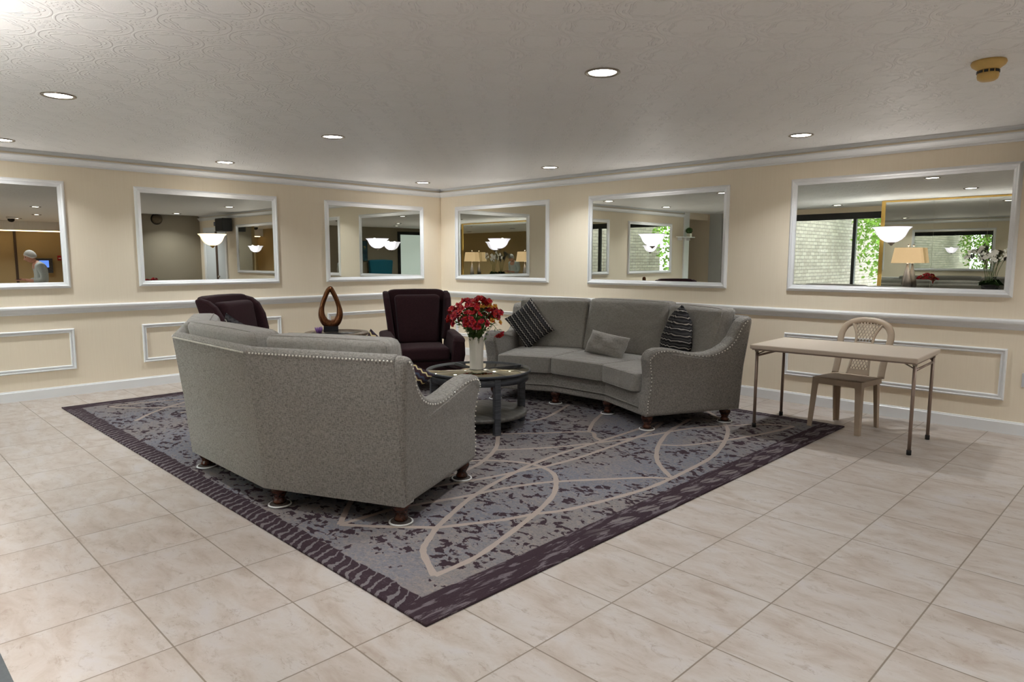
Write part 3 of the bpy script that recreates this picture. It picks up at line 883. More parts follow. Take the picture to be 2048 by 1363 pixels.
    # back cushions
    def backc(p0, p1, n, t0, t1, zt, puff=0.25):
        C = []
        for w in (0, 1):        # w: thickness axis from the back (0) to the front (1)
            for vv in (0, 1):   # v: height
                for u in (0, 1):
                    q = p0 if u == 0 else p1
                    off = (0.095 if w == 0 else 0.30) if vv == 0 else (-0.025 if w == 0 else 0.165)
                    C.append((q.x + n.x * off, q.y + n.y * off, 0.452 if vv == 0 else zt))
        MB().hexa(C, (0.14, 0.14, 0.55), 8, (0.0, 0.03, puff), [(2, 0.72), (2, -0.72)]).build('back_cushion', M['velvet'], root)
    backc(mx(v1, -1) + Vector((0.035, 0, 0)), v1 - Vector((0.035, 0, 0)), Vector((0, -1, 0)), 0, 0, 0.985)
    q0 = v1 + wd * 0.045; q1 = v2 - wd * 0.085
    backc(q0, q1, nd, 0, 0, 0.975)
    backc(mx(q1, -1), mx(q0, -1), mx(nd, -1), 0, 0, 0.975)
    # turned bun feet
    legp = [v3 - wd * 0.07 - nd * 0.07, mx(v3 - wd * 0.07 - nd * 0.07, -1), fi + Vector((0, 0.06, 0)), mx(fi, -1) + Vector((0, 0.06, 0)),
            v2 - wd * 0.07 + nd * 0.09, mx(v2 - wd * 0.07 + nd * 0.09, -1), v1 + Vector((0, -0.09, 0)), mx(v1, -1) + Vector((0, -0.09, 0))]
    b = MB().lathe([(0.030, 0.0), (0.036, 0.004), (0.038, 0.014), (0.030, 0.026), (0.027, 0.034), (0.036, 0.05), (0.047, 0.07), (0.050, 0.085), (0.046, 0.1), (0.04, 0.112)], n=18)
    lm = b.build('leg', M['mahogany'], root)
    for i, p in enumerate(legp):
        l = lm if i == 0 else lm.copy()
        if i: COL.objects.link(l); l.parent = root
        l.location = (p.x, p.y, 0.012)
    return root, legp
ZS = RZ + 0.0006
sofaR, legsR = make_sofa('curved grey sofa seen from its front, against the right wall under the mirrors', (4.14, -0.865, ZS), 0.0)
sofaB, legsB = make_sofa('curved grey sofa turned away, its plain pale back filling the left middle', (4.03, -5.035, ZS), PI)
# slider cups under the feet
cupL = {('R', 0): 'white slider cup under the front foot nearest the folding table', ('R', 1): 'white slider cup under the far left front foot of the facing sofa',
        ('R', 2): 'white slider cup under the facing sofa, second front foot from the folding table', ('R', 3): 'white slider cup under the facing sofa, third front foot from the folding table',
        ('R', 4): 'dark slider cup under the rear foot of the facing sofa beside the folding table leg', ('R', 5): 'slider cup under the rear foot of the facing sofa near the corner',
        ('B', 0): 'white slider cup under the inner foot on the far side of the turned sofa', ('B', 1): 'slider cup under the front foot of the turned sofa next to the coffee table',
        ('B', 4): 'slider cup under the far rear foot of the turned sofa', ('B', 5): 'large white slider cup under the nearest foot of the turned sofa', ('B', 6): 'white slider cup under the left rear foot of the turned sofa, by the rug border',
        ('B', 7): 'dark slider cup under the middle rear foot of the turned sofa'}
rim0 = cup0 = None
for key, root, legs in (('R', sofaR, legsR), ('B', sofaB, legsB)):
    for i, p in enumerate(legs):
        if (key, i) not in cupL: continue
        q = Matrix.Rotation(PI if key == 'B' else 0, 4, 'Z') @ p
        x, y = root.location.x + q.x, root.location.y + q.y
        t = thing('slider_cup', cupL[(key, i)], 'furniture slider', (x, y, RZ), 0, 'slider cups under the sofa feet')
        if rim0 is None:
            rim0 = MB().lathe([(0.062, 0.0), (0.066, 0.003), (0.064, 0.009), (0.060, 0.010), (0.057, 0.008), (0.055, 0.005), (0.055, 0.0012)], n=28, capb=False).build('rim', M['coaster'], t)
            cup0 = MB().lathe([(0.0552, 0.0015), (0.0552, 0.0112), (0.001, 0.0112)], n=24, capb=False).build('cup', M['coasterfelt'], t)
        else:
            for pm in (rim0, cup0):
                o = pm.copy(); COL.objects.link(o); o.parent = t

# ------------------------------------------------------------------ throw pillows
def pillow(name, w, h, t, mat, label, M4, n=18, group='throw pillows on the sofas', pinch=0.10, taper=0.0):
    """soft square pillow in its local x/y plane with pointed corners"""
    b = MB()
    rows = {}
    for s in (1, -1):
        for i in range(n + 1):
            for j in range(n + 1):
                u = -1 + 2 * i / n; v = -1 + 2 * j / n
                k = (max(0, 1 - abs(u) ** 2.6) * max(0, 1 - abs(v) ** 2.6)) ** 0.55
                px = u * w / 2 * (1 - pinch * (1 - v * v) * abs(u) ** 3)
                py = v * h / 2 * (1 - pinch * (1 - u * u) * abs(v) ** 3)
                tp = 1 - taper * max(0, (v + 0.3) / 1.3) ** 1.5
                px *= tp
                edge = i in (0, n) or j in (0, n)
                key = (i, j, 0 if edge else s)
                if key not in rows:
                    wob = 0.012 * math.sin(5 * u + 2 * v) * math.cos(4 * v - u)
                    rows[key] = b.v((px, py, (s * t / 2 + wob) * k * (0.35 + 0.65 * tp) if not edge else 0))
        for i in range(n):
            for j in range(n):
                q = []
                for a, c in ((i, j), (i + 1, j), (i + 1, j + 1), (i, j + 1)):
                    e = a in (0, n) or c in (0, n)
                    q.append(rows[(a, c, 0 if e else s)])
                if s < 0: q.reverse()
                b._f(q, True)
    o = b.build(name, mat, fix=False)
    o.matrix_world = M4
    return tag(o, label, 'pillow', group)
def frame4(center, xdir, ydir):
    x = Vector(xdir).normalized(); y = Vector(ydir); y = (y - x * y.dot(x)).normalized(); z = x.cross(y)
    return Matrix(((x.x, y.x, z.x, center[0]), (x.y, y.y, z.y, center[1]), (x.z, y.z, z.z, center[2]), (0, 0, 0, 1)))
al = Vector((0.911, 0.413, 0)); nl = Vector((0.413, -0.911, 0))
upl = (Vector((0, 0, 1)) * 0.93 - nl * 0.34).normalized()
pillow('throw_pillow', 0.46, 0.36, 0.15, M['pillow'], 'charcoal zigzag pillow standing on its corner at the far end of the facing sofa',
       frame4(Vector((3.17, -1.42, 0.715)), (al * 0.66 - upl * 0.75), (al * 0.75 + upl * 0.66)))
pillow('throw_pillow', 0.42, 0.54, 0.28, M['pillow'], 'fat zigzag pillow seen edge-on near the arm of the facing sofa',
       frame4(Vector((4.90, -1.33, 0.735)), (-0.62, 0.76, 0.0), (0.10, 0.09, 1)), taper=0.8)
pillow('lumbar_pillow', 0.47, 0.235, 0.15, M['velvet'], 'plain grey lumbar pillow lying against the middle back cushion of the facing sofa',
       frame4(Vector((4.19, -1.42, 0.585)), (1, -0.06, -0.10), (0.07, 0.42, 0.9)), pinch=0.05)
pillow('throw_pillow', 0.45, 0.37, 0.14, M['pillowwarm'], 'blue and tan zigzag pillow leaning over the arm of the turned sofa',
       frame4(Vector((4.85, -4.44, 0.715)), (0.516, 0.605, -0.605), (0.27, 0.51, 0.81)))
PT = Vector((3.115, -4.60, 0.992)); px_ = Vector((0.67, 0.595, -0.44)).normalized(); py_ = Vector((-0.14, -0.31, 0.93)); py_ = (py_ - px_ * py_.dot(px_)).normalized()
pillow('throw_pillow', 0.42, 0.42, 0.14, M['pillow'], 'dark zigzag pillow corner peeking over the turned sofa in front of the darker armchair',
       frame4(PT + px_ * 0.2 - py_ * 0.2, px_, py_))

# ------------------------------------------------------------------ wing armchairs
def make_armchair(label, loc, rz):
    """faces local -y"""
    root = thing('wing_armchair', label, 'armchair', loc, rz, 'dark burgundy wing armchairs')
    bw = M['burgundy']
    # base
    o = MB().rbox((-0.36, -0.36, 0.13), (0.36, 0.32, 0.33), 0.02, 2).build('base', bw, root)
    # back with flaring top, outline in x/z, leaning back
    def lx(z): return 0.20 * max(0, (z - 0.30) / 0.78)
    half = [(0.30, 0.14), (0.295, 0.45), (0.29, 0.60), (0.305, 0.76), (0.335, 0.92), (0.352, 1.0), (0.345, 1.045), (0.315, 1.070), (0.26, 1.078), (0.0, 1.082)]
    outl = [(-x, z) for x, z in half] + [(x, z) for x, z in reversed(half[:-1])]
    b = MB(); b.prism(outl, 0.13, lambda u, w, t: (u, 0.235 + lx(w) * 0.8 - t + 0.06, w))
    o = b.build('back_frame', bw, root); bevel(o, 0.028, 3, 30)
    # wings
    for s in (-1, 1):
        wo = [(0.20, 0.50), (0.02, 0.51), (-0.01, 0.60), (-0.02, 0.74), (0.0, 0.88), (0.05, 0.985), (0.12, 1.04), (0.20, 1.06), (0.26, 1.05)]
        b = MB()
        b.prism(wo, 0.075, lambda u, w, t, s=s: (s * (0.268 + 0.065 * max(0, (w - 0.55) / 0.5) + (0.17 - u) * 0.10 + t), 0.075 + u + lx(w) * 0.62 - 0.02, w))
        o = b.build('wing', bw, root); bevel(o, 0.025, 3, 30)
        # arm: sloping and flared, boxy front
        ao = [(-0.40, 0.13), (-0.405, 0.40), (-0.395, 0.545), (-0.37, 0.585), (-0.31, 0.60), (-0.10, 0.615), (0.12, 0.625), (0.27, 0.63), (0.28, 0.13)]
        b = MB()
        b.prism(ao, 0.135, lambda u, w, t, s=s: (s * (0.275 + 0.035 * max(0, (w - 0.2) / 0.4) + t + (0.02 if w > 0.5 else 0)), u, w - (0.02 if (w > 0.5 and t > 0) else 0)))
        o = b.build('arm', bw, root); bevel(o, 0.03, 3, 30)
    C = []
    for w in (0.335, 0.475):
        for vv in (-0.40, 0.20):
            for u in (-0.275, 0.275): C.append((u, vv, w))
    MB().hexa(C, (0.12, 0.12, 0.42), 7, (0, 0, 0.2)).build('seat_cushion', bw, root)
    C = []
    for w in (0, 1):
        for vv in (0, 1):
            for u in (-1, 1):
                z = 0.47 if vv == 0 else 1.02
                C.append((u * (0.235 if vv == 0 else 0.275), (0.19 if w == 0 else 0.06) + lx(z) * 0.8, z))
    MB().hexa(C, (0.22, 0.16, 0.6), 7, (0, 0, 0.35)).build('back_cushion', bw, root)
    lg = MB().cyl((0, 0, 0), (0, 0, 0.135), 0.016, 0.028, 10).build('leg', M['mahogany'], root)
    for i, (x, y) in enumerate(((-0.32, -0.33), (0.32, -0.33), (-0.30, 0.27), (0.30, 0.27))):
        l = lg if i == 0 else lg.copy()
        if i: COL.objects.link(l); l.parent = root
        l.location = (x, y, 0)
    root.scale = (0.93, 0.95, 0.972)
    return root
make_armchair('dark burgundy wing armchair facing the coffee table, beside the red flowers', (2.16, -2.08, ZS), R(-30) + PI / 2)
make_armchair('dark burgundy wing armchair half hidden behind the turned sofa', (1.93, -3.80, ZS), R(34) + PI / 2)

# ------------------------------------------------------------------ round end table, sculpture, crystal
EX, EY = 1.77, -2.885
t = thing('end_table', 'round taupe end table with glass inset between the two armchairs', 'side table', (EX, EY, ZS))
MB().lathe([(0.24, 0.588), (0.29, 0.588), (0.318, 0.594), (0.33, 0.606), (0.33, 0.619), (0.324, 0.625), (0.262, 0.625), (0.258, 0.620), (0.24, 0.618)], n=48, capa=False, capb=False).build('top_ring', M['endwood'], t)
MB().lathe([(0.001, 0.614), (0.259, 0.614), (0.259, 0.621), (0.001, 0.621)], n=40, capa=False, capb=False).build('glass_inset', M['blackstone'], t)
MB().lathe([(0.285, 0.50), (0.30, 0.50), (0.30, 0.588), (0.285, 0.588), (0.285, 0.50)], n=40, capa=False, capb=False).build('apron', M['endwood'], t)
MB().lathe([(0.001, 0.14), (0.26, 0.14), (0.27, 0.15), (0.26, 0.165), (0.001, 0.165)], n=36, capa=False, capb=False).build('shelf', M['endwood'], t)
lg = MB().rbox((-0.022, -0.022, 0), (0.022, 0.022, 0.59), 0.004).build('leg', M['endwood'], t)
for i in range(4):
    a = PI / 4 + i * PI / 2
    l = lg if i == 0 else lg.copy()
    if i: COL.objects.link(l); l.parent = t
    l.location = (0.265 * math.cos(a), 0.265 * math.sin(a), 0); l.rotation_euler = (0, 0, a)
ZE = ZS + 0.6255
t = thing('loop_sculpture', 'glossy bronze teardrop loop sculpture on a black block', 'sculpture', (1.71, -2.915, ZE), R(58.5))
MB().rbox((-0.075, -0.05, 0), (0.075, 0.05, 0.062), 0.004).build('plinth', M['blackstone'], t)
P = [(0.0, 0.075), (0.055, 0.10), (0.088, 0.16), (0.092, 0.225), (0.076, 0.30), (0.050, 0.37), (0.022, 0.43), (0.004, 0.455)]
full = [(x, z) for x, z in P] + [(-x, z) for x, z in reversed(P[1:-1])]
path = smoothpath([(x, 0, z) for x, z in full + [full[0]]], 6)[:-1]
rr = [0.025 + 0.022 * max(0, 1 - (q.z - 0.07) / 0.2) for q in path]
MB().tube(path, rr, 12, closed=True, flat=1.15, upv=(0, 1, 0)).build('loop', M['bronze'], t)
o = MB()
for i in range(9):
    a = rnd.uniform(0, 2 * PI); q = rnd.uniform(0.1, 0.5)
    d = Vector((math.cos(a) * q, math.sin(a) * q, 1)).normalized()
    c = Vector((math.cos(a) * 0.014, math.sin(a) * 0.014, 0))
    o.tube([c, c + d * rnd.uniform(0.03, 0.055), c + d * rnd.uniform(0.06, 0.075)], [0.011, 0.010, 0.001], 6)
o = o.build('crystal_cluster', M['geode']); o.location = (1.725, -3.065, ZE)
tag(o, 'small purple crystal cluster beside the bronze sculpture', 'crystal')

# ------------------------------------------------------------------ coffee table
CX, CY = 3.945, -2.861
t = thing('coffee_table', 'round smoky grey coffee table with mirrored top between the sofas', 'coffee table', (CX, CY, ZS), R(0))
zt = 0.478
MB().lathe([(0.395, zt - 0.022), (0.43, zt - 0.022), (0.437, zt - 0.015), (0.437, zt - 0.003), (0.433, zt), (0.424, zt), (0.422, zt - 0.004), (0.395, zt - 0.006)], n=64, capa=False, capb=False).build('top_ring', M['tablegrey'], t)
MB().lathe([(0.001, zt - 0.012), (0.4215, zt - 0.012), (0.4215, zt - 0.0012), (0.001, zt - 0.0012)], n=64, capa=False, capb=False).build('mirror_top', M['mirrortop'], t)
b = MB()
for a in (R(-13), R(77)):
    b.box((-0.42, -0.005, zt - 0.006), (0.42, 0.005, zt + 0.0003), Matrix.Rotation(a, 4, 'Z'))
b.build('divider', M['tablegrey'], t)
MB().lathe([(0.398, zt - 0.085), (0.416, zt - 0.085), (0.416, zt - 0.022), (0.398, zt - 0.022), (0.398, zt - 0.085)], n=56, capa=False, capb=False).build('apron', M['tablegrey'], t)
MB().lathe([(0.001, 0.098), (0.395, 0.098), (0.404, 0.104), (0.404, 0.126), (0.395, 0.132), (0.001, 0.132)], n=56, capa=False, capb=False).build('shelf', M['shelfgrey'], t)
b = MB(); b.rbox((-0.030, -0.026, 0), (0.026, 0.026, zt - 0.022), 0.006)
lg = b.build('leg', M['tablegrey'], t)
a0 = math.atan2(-3.003 - CY, 4.305 - CX)
for i in range(4):
    a = a0 + i * PI / 2
    l = lg if i == 0 else lg.copy()
    if i: COL.objects.link(l); l.parent = t
    l.location = (0.395 * math.cos(a), 0.395 * math.sin(a), 0); l.rotation_euler = (0, 0, a)
ZC = ZS + zt + 0.0006

# ------------------------------------------------------------------ fluted vase with cut flowers
VX, VY = 3.945, -2.885
t = thing('flower_vase', 'ivory fluted vase with scalloped rim on the coffee table', 'vase', (VX, VY, ZC))
b = MB(); n = 96
rings = []
def vr(a, z):
    lob = 0.5 + 0.5 * math.cos(8 * a)
    return (0.054 + 0.012 * (z / 0.27) ** 2.5 + 0.004 * (1 - z / 0.27) ** 6) * (0.95 + 0.05 * lob) + 0.0012 * (math.cos(40 * a) if 0.03 < z < 0.24 else 0)
for z in [0, 0.006, 0.02, 0.05, 0.1, 0.15, 0.2, 0.235]:
    rings.append([(vr(2 * PI * i / n, z) * math.cos(2 * PI * i / n), vr(2 * PI * i / n, z) * math.sin(2 * PI * i / n), z) for i in range(n)])
def rim(a): return 0.243 + 0.030 * abs(math.cos(4 * a)) ** 0.6
rings.append([((vr(a, 0.262)) * math.cos(a), vr(a, 0.262) * math.sin(a), rim(a)) for a in [2 * PI * i / n for i in range(n)]])
rings.append([((vr(a, 0.262) - 0.005) * math.cos(a), (vr(a, 0.262) - 0.005) * math.sin(a), rim(a) - 0.001) for a in [2 * PI * i / n for i in range(n)]])
rings.append([((vr(a, 0.2) - 0.007) * math.cos(a), (vr(a, 0.2) - 0.007) * math.sin(a), 0.2) for a in [2 * PI * i / n for i in range(n)]])
rings.append([((vr(a, 0.02) - 0.009) * math.cos(a), (vr(a, 0.02) - 0.009) * math.sin(a), 0.012) for a in [2 * PI * i / n for i in range(n)]])
b.ring(rings, True, True, True, True)
b.build('body', M['porcelain'], t)
def bloom_mesh(name, mats, parent, s=1.0, seed=0, spread=1.0):
    """loose alstroemeria head: a few six-petalled florets"""
    q = random.Random(seed); b = MB()
    for k in range(4):
        ax = Vector((q.uniform(-1, 1) * 0.7, q.uniform(-1, 1) * 0.7, 0.7)).normalized()
        c = ax * (0.022 * spread) * s + Vector((q.uniform(-1, 1), q.uniform(-1, 1), q.uniform(-0.4, 0.6))) * 0.008 * s
        e1 = ax.orthogonal().normalized(); e2 = ax.cross(e1)
        for p in range(6):
            a = p * PI / 3 + q.uniform(-0.2, 0.2); d = e1 * math.cos(a) + e2 * math.sin(a); sd = ax.cross(d)
            L = 0.036 * s * q.uniform(0.85, 1.15); w = 0.0105 * s
            b.mi = 0 if p % 3 else 1
            pts = [(0.05, 0.25, 0), (0.45, 0.9, 0.55), (0.8, 1.0, 0.75), (1.0, 0.25, 0.72)]
            prev = None
            for f, wf, hf in pts:
                o_ = c + d * (L * f * 0.75) + ax * (L * hf * 0.9)
                cur = (b.v(o_ + sd * w * wf), b.v(o_ + ax * 0.002 * s - d * 0.001 * s), b.v(o_ - sd * w * wf))
                if prev:
                    b._f([prev[0], cur[0], cur[1], prev[1]], True); b._f([prev[1], cur[1], cur[2], prev[2]], True)
                prev = cur
    return b.build(name, mats, parent, fix=False)
def flower(head, kind, label, seed, s=1.0, bend=0.0, group='cut flowers in the ivory vase'):
    """head: tip position in world; the stem starts inside the vase"""
    q = random.Random(seed)
    a = math.atan2(head[1] - VY, head[0] - VX)
    foot = Vector((VX + 0.012 * math.cos(a + 2.4), VY + 0.012 * math.sin(a + 2.4), ZC + 0.03))
    h = Vector(head)
    neck = Vector((VX + 0.030 * math.cos(a), VY + 0.030 * math.sin(a), ZC + 0.25))
    mid = neck.lerp(h, 0.55) + Vector((0, 0, 0.02 + bend))
    b = MB(); P = smoothpath([foot, neck, mid, h], 5)
    b.mi = 0
    b.tube([p - foot for p in P], 0.0022, 5)
    for k in range(5):      # narrow leaves up the stem
        i = q.randrange(int(len(P) * 0.5), len(P) - 1); d = (P[i + 1] - P[i]).normalized()
        sd = d.orthogonal().normalized(); sd = (Matrix.Rotation(q.uniform(0, 2 * PI), 3, d) @ sd)
        base = P[i] - foot; L = q.uniform(0.03, 0.055); wv = d.cross(sd).normalized() * 0.006
        tip = base + sd * L * 0.8 + d * L * 0.6; m_ = base + sd * L * 0.45 + d * L * 0.25
        v_ = [b.v(base), b.v(m_ + wv), b.v(tip), b.v(m_ - wv)]
        b._f(v_, True)
    st = b.build('cut_flower', M['stem'], None, fix=False)
    st.location = foot
    tag(st, label, 'flower', group)
    mats = {'red': (M['redpetal'], M['crimsonpetal']), 'crimson': (M['crimsonpetal'], M['redpetal']), 'yellow': (M['yellowpetal'], M['redpetal'])}[kind]
    bl = bloom_mesh('bloom', list(mats), st, s, seed, 1.3)
    bl.location = h - foot
    dd = (P[-1] - P[-3]).normalized()
    bl.rotation_mode = 'QUATERNION'; bl.rotation_quaternion = Vector((0, 0, 1)).rotation_difference(dd)
    return st
# camera-facing frame only fixes where the heads of the bouquet lie around the vase
rgt = Vector((rt.x, rt.y, 0)); dep = Vector((-fw.x, -fw.y, 0)).normalized()
hq = random.Random(21)
def head(px, pz, pd): return Vector((VX, VY, ZC)) + rgt * px + dep * pd + Vector((0, 0, pz))
k_ = 0
cand = []
while len(cand) < 46:
    a = hq.uniform(0, 2 * PI); e = hq.uniform(-0.15, 1.0)
    rr_ = hq.uniform(0.82, 1.0)
    x = math.cos(a) * math.sqrt(max(0, 1 - e * e * 0.8)) * 0.185 * rr_; y = math.sin(a) * math.sqrt(max(0, 1 - e * e * 0.8)) * 0.165 * rr_; z = 0.395 + e * 0.16 * rr_
    p = Vector((x, y, z))
    if all((p - c).length > 0.042 for c in cand): cand.append(p)
for i, p in enumerate(cand):
    hp = head(p.x - 0.015, p.z, p.y)
    yl = (0.02 < p.x < 0.14 and 0.36 < p.z < 0.50 and p.y > -0.02) and i % 2 == 0 or i in (5, 17)
    if yl: flower(hp, 'yellow', 'yellow flower among the red ones in the ivory vase', 100 + i, 0.85)
    elif i % 3: flower(hp, 'red', 'red flower packed in the round bouquet in the ivory vase', 100 + i)
    else: flower(hp, 'crimson', 'crimson flower packed in the round bouquet in the ivory vase', 100 + i)
flower(head(0.168, 0.455, 0.03), 'crimson', 'single crimson flower standing out to the right of the bouquet', 301, 1.0)
flower(head(0.180, 0.325, 0.06), 'red', 'drooping red flower hanging lowest, in front of the facing sofa arm', 302, 1.0, 0.07)
# filler greens
b = MB(); q = random.Random(4)
for k in range(64):
    a = q.uniform(0, 2 * PI); e = q.uniform(0.15, 1.0); sp = q.uniform(0.02, 0.15)
    top = Vector((math.cos(a) * sp, math.sin(a) * sp, 0.30 + 0.22 * e)); ft = Vector((math.cos(a) * 0.03, math.sin(a) * 0.03, 0.16))
    P = smoothpath([ft, ft.lerp(top, 0.5) + Vector((0, 0, 0.02)), top], 3)
    b.tube(P, 0.0016, 4)
    for m in range(5):
        i = q.randrange(2, len(P)); c = P[i]; d = Vector((q.uniform(-1, 1), q.uniform(-1, 1), q.uniform(0, 1.2))).normalized(); s_ = d.orthogonal().normalized() * 0.007
        L = q.uniform(0.025, 0.05)
        b._f([b.v(c), b.v(c + d * L * 0.5 + s_), b.v(c + d * L), b.v(c + d * L * 0.5 - s_)], True)
o = b.build('greenery', M['stem'], None, fix=False); o.location = (VX, VY, ZC)
tag(o, 'green filler leaves and thin stems between the flowers in the vase', 'greenery'); o['kind'] = 'stuff'

# ------------------------------------------------------------------ folding table
ZF = 0.712
t = thing('folding_table', 'beige folding table with thin steel legs by the right wall', 'folding table', (6.19, -0.985, 0), R(2.2))
MB().rbox((-0.605, -0.37, ZF - 0.036), (0.605, 0.37, ZF), 0.008, 3).build('tabletop', M['tabletop'], t)
b = MB(); b.box((-0.59, -0.355, ZF - 0.046), (0.59, 0.355, ZF - 0.036)); b.build('edge_skirt', M['taupemetal'], t)
lx_, ly_ = 0.573, 0.292
for sx in (-1, 1):
    for sy in (-1, 1):
        zb = RZ + 0.004 if sx < 0 else 0.001
        l = MB().cyl((sx * lx_, sy * ly_, zb + 0.02), (sx * lx_, sy * ly_, ZF - 0.045), 0.0125, n=14).build('leg', M['taupemetal'], t)
        MB().lathe([(0.001, 0.0), (0.0165, 0.0), (0.0165, 0.034), (0.0135, 0.036), (0.0135, 0.03)], (sx * lx_, sy * ly_, zb), 14, capa=False, capb=False).build('rubber_foot', M['rubber'], l)
        b = MB(); b.cyl((sx * lx_, sy * ly_, ZF - 0.085), (sx * (lx_ - 0.075), sy * ly_, ZF - 0.046), 0.005, n=8); b.box((sx * lx_ - 0.014, sy * ly_ - 0.014, ZF - 0.062), (sx * lx_ + 0.014, sy * ly_ + 0.014, ZF - 0.044))
        b.build('brace', M['chrome'], t)
    b = MB(); b.cyl((sx * lx_, -ly_, ZF - 0.098), (sx * lx_, ly_, ZF - 0.098), 0.009, n=10); b.cyl((sx * (lx_ - 0.005), -ly_ , ZF - 0.054), (sx * (lx_ - 0.005), ly_, ZF - 0.054), 0.009, n=10)
    b.build('crossbar', M['taupemetal'], t)

# ------------------------------------------------------------------ plastic chair
t = thing('plastic_chair', 'taupe plastic stacking chair behind the folding table', 'chair', (6.15, -0.70, 0.001), R(-6))
pm = M['plastic']
C = []
for z in (0.408, 0.432):
    for vv in (0, 1):
        for u in (-1, 1): C.append((u * (0.205 if vv == 0 else 0.185), -0.20 if vv == 0 else 0.17, z))
MB().hexa(C, (0.2, 0.2, 0.6), 6, (0, 0, -0.2)).build('seat', pm, t)
b = MB(); b.rbox((-0.2, -0.205, 0.375), (0.2, -0.19, 0.425), 0.005)
b.rbox((-0.2, -0.2, 0.38), (-0.186, 0.17, 0.425), 0.004); b.rbox((0.186, -0.2, 0.38), (0.2, 0.17, 0.425), 0.004)
b.build('seat_rim', pm, t)
def plastic_leg(x0, y0, x1, y1):
    b = MB()
    P = [(x0, y0, 0.425), (x0 + (x1 - x0) * 0.12, y0 + (y1 - y0) * 0.12, 0.36), (x0 + (x1 - x0) * 0.5, y0 + (y1 - y0) * 0.5, 0.2), (x1, y1, 0)]
    sx, sy = (1 if x0 > 0 else -1), (1 if y0 > 0 else -1)
    rings = []
    for i, (x, y, z) in enumerate(P):
        w = (0.064, 0.050, 0.044, 0.038)[i]; th = 0.009
        # L-section open to the inside of the chair
        rings.append([(x, y, z), (x - sx * w, y, z), (x - sx * w, y - sy * th, z), (x - sx * th, y - sy * th, z), (x - sx * th, y - sy * w, z), (x, y - sy * w, z)])
    b.ring(rings, True, False, True, True)
    return b.build('leg', pm, t)
plastic_leg(-0.2, -0.205, -0.215, -0.235); plastic_leg(0.2, -0.205, 0.215, -0.235)
plastic_leg(-0.185, 0.17, -0.185, 0.205); plastic_leg(0.185, 0.17, 0.185, 0.205)
def by(z): return 0.165 + 0.16 * ((z - 0.42) / 0.46)
b = MB()
arch = [(-0.19, 0.42), (-0.188, 0.52), (-0.196, 0.64), (-0.205, 0.73), (-0.196, 0.79), (-0.165, 0.838), (-0.11, 0.868), (-0.05, 0.88), (0, 0.882)]
arch = arch + [(-x, z) for x, z in reversed(arch[:-1])]
b.tube(smoothpath([(x, by(z), z) for x, z in arch], 4), 0.029, 10, flat=0.45, upv=(0, -1, 0.2))
b.build('back_arch', pm, t)
b = MB()
def spl(z): return 0.088 - 0.02 * math.sin((z - 0.42) / 0.46 * PI) + (0.055 * max(0, (z - 0.74) / 0.14) ** 1.6)
zs = [0.42 + 0.44 * i / 22 for i in range(23)]
for s in (-1, 1):   # side rails of the splat
    b.tube([(s * spl(z), by(z) - 0.004, z) for z in zs], 0.011, 6, flat=0.5, upv=(0, -1, 0.2))
for z0, z1 in ((0.42, 0.475), (0.655, 0.70)):   # solid bands
    ring_ = []
    for z in [z0 + (z1 - z0) * i / 4 for i in range(5)]:
        ring_.append([(-spl(z), by(z) - 0.008, z), (spl(z), by(z) - 0.008, z), (spl(z), by(z), z), (-spl(z), by(z), z)])
    b.ring(ring_, True, False, True, True)
for d in (1, -1):   # crossing lattice of the pierced panel
    for k in range(-12, 26):
        pts = []
        for i in range(13):
            z = 0.475 + 0.395 * i / 12
            x = d * (-0.16 + k * 0.026 - 0.05 + (z - 0.475) * 0.55)
            if abs(x) <= spl(z) and not (0.66 < z < 0.695): pts.append((x, by(z) - 0.004, z))
            else:
                if len(pts) > 1: b.tube(pts, 0.0034, 4)
                pts = []
        if len(pts) > 1: b.tube(pts, 0.0034, 4)
b.build('pierced_splat', pm, t)
# ------------------------------------------------------------------ what the mirrors look at: mirrored pier with console
PX0, PX1, PY = 4.1, 7.3, -6.85
slab('wall_pier', (PX0, PY - 0.2, 0), (PX1, PY, H), M['wall'])
b = MB(); b.box((PX0 - 0.012, PY - 0.02, 0), (PX0 + 0.05, PY + 0.02, 2.43)); b.box((PX1 - 0.05, PY - 0.02, 0), (PX1 + 0.012, PY + 0.02, 2.43)); b.box((PX0 + 0.05, PY, 2.405), (PX1 - 0.05, PY + 0.02, 2.43))
struct(b.build('trim_gilt_edge', M['gold']))
plab = ['mirror panel of the gilt-edged pier, the one behind the single lamp', 'mirror panel of the gilt-edged pier, between lamp and orchids', 'mirror panel of the gilt-edged pier behind the orchids', 'mirror panel of the gilt-edged pier farthest from the window']
for i in range(4):
    w = (PX1 - PX0 - 0.1) / 4; a = PX0 + 0.05 + i * w
    o = MB().box((a + 0.001, PY + 0.0005, 0.04), (a + w - 0.001, PY + 0.008, 2.404)).build('mirror_panel', M['mirror'])
    tag(o, plab[i], 'mirror', 'mirror panels on the pier')
t = thing('console_table', 'dark console table in front of the mirrored pier', 'console', (5.7, -6.70, 0))
MB().rbox((-1.4, -0.135, 0.84), (1.4, 0.125, 0.88), 0.006).build('top', M['tablegrey'], t)
lg = MB().rbox((-0.025, -0.025, 0), (0.025, 0.025, 0.84), 0.004).build('leg', M['tablegrey'], t)
for i, (x, y) in enumerate(((-1.35, -0.10), (1.35, -0.10), (-1.35, 0.09), (1.35, 0.09))):
    l = lg if i == 0 else lg.copy()
    if i: COL.objects.link(l); l.parent = t
    l.location = (x, y, 0)
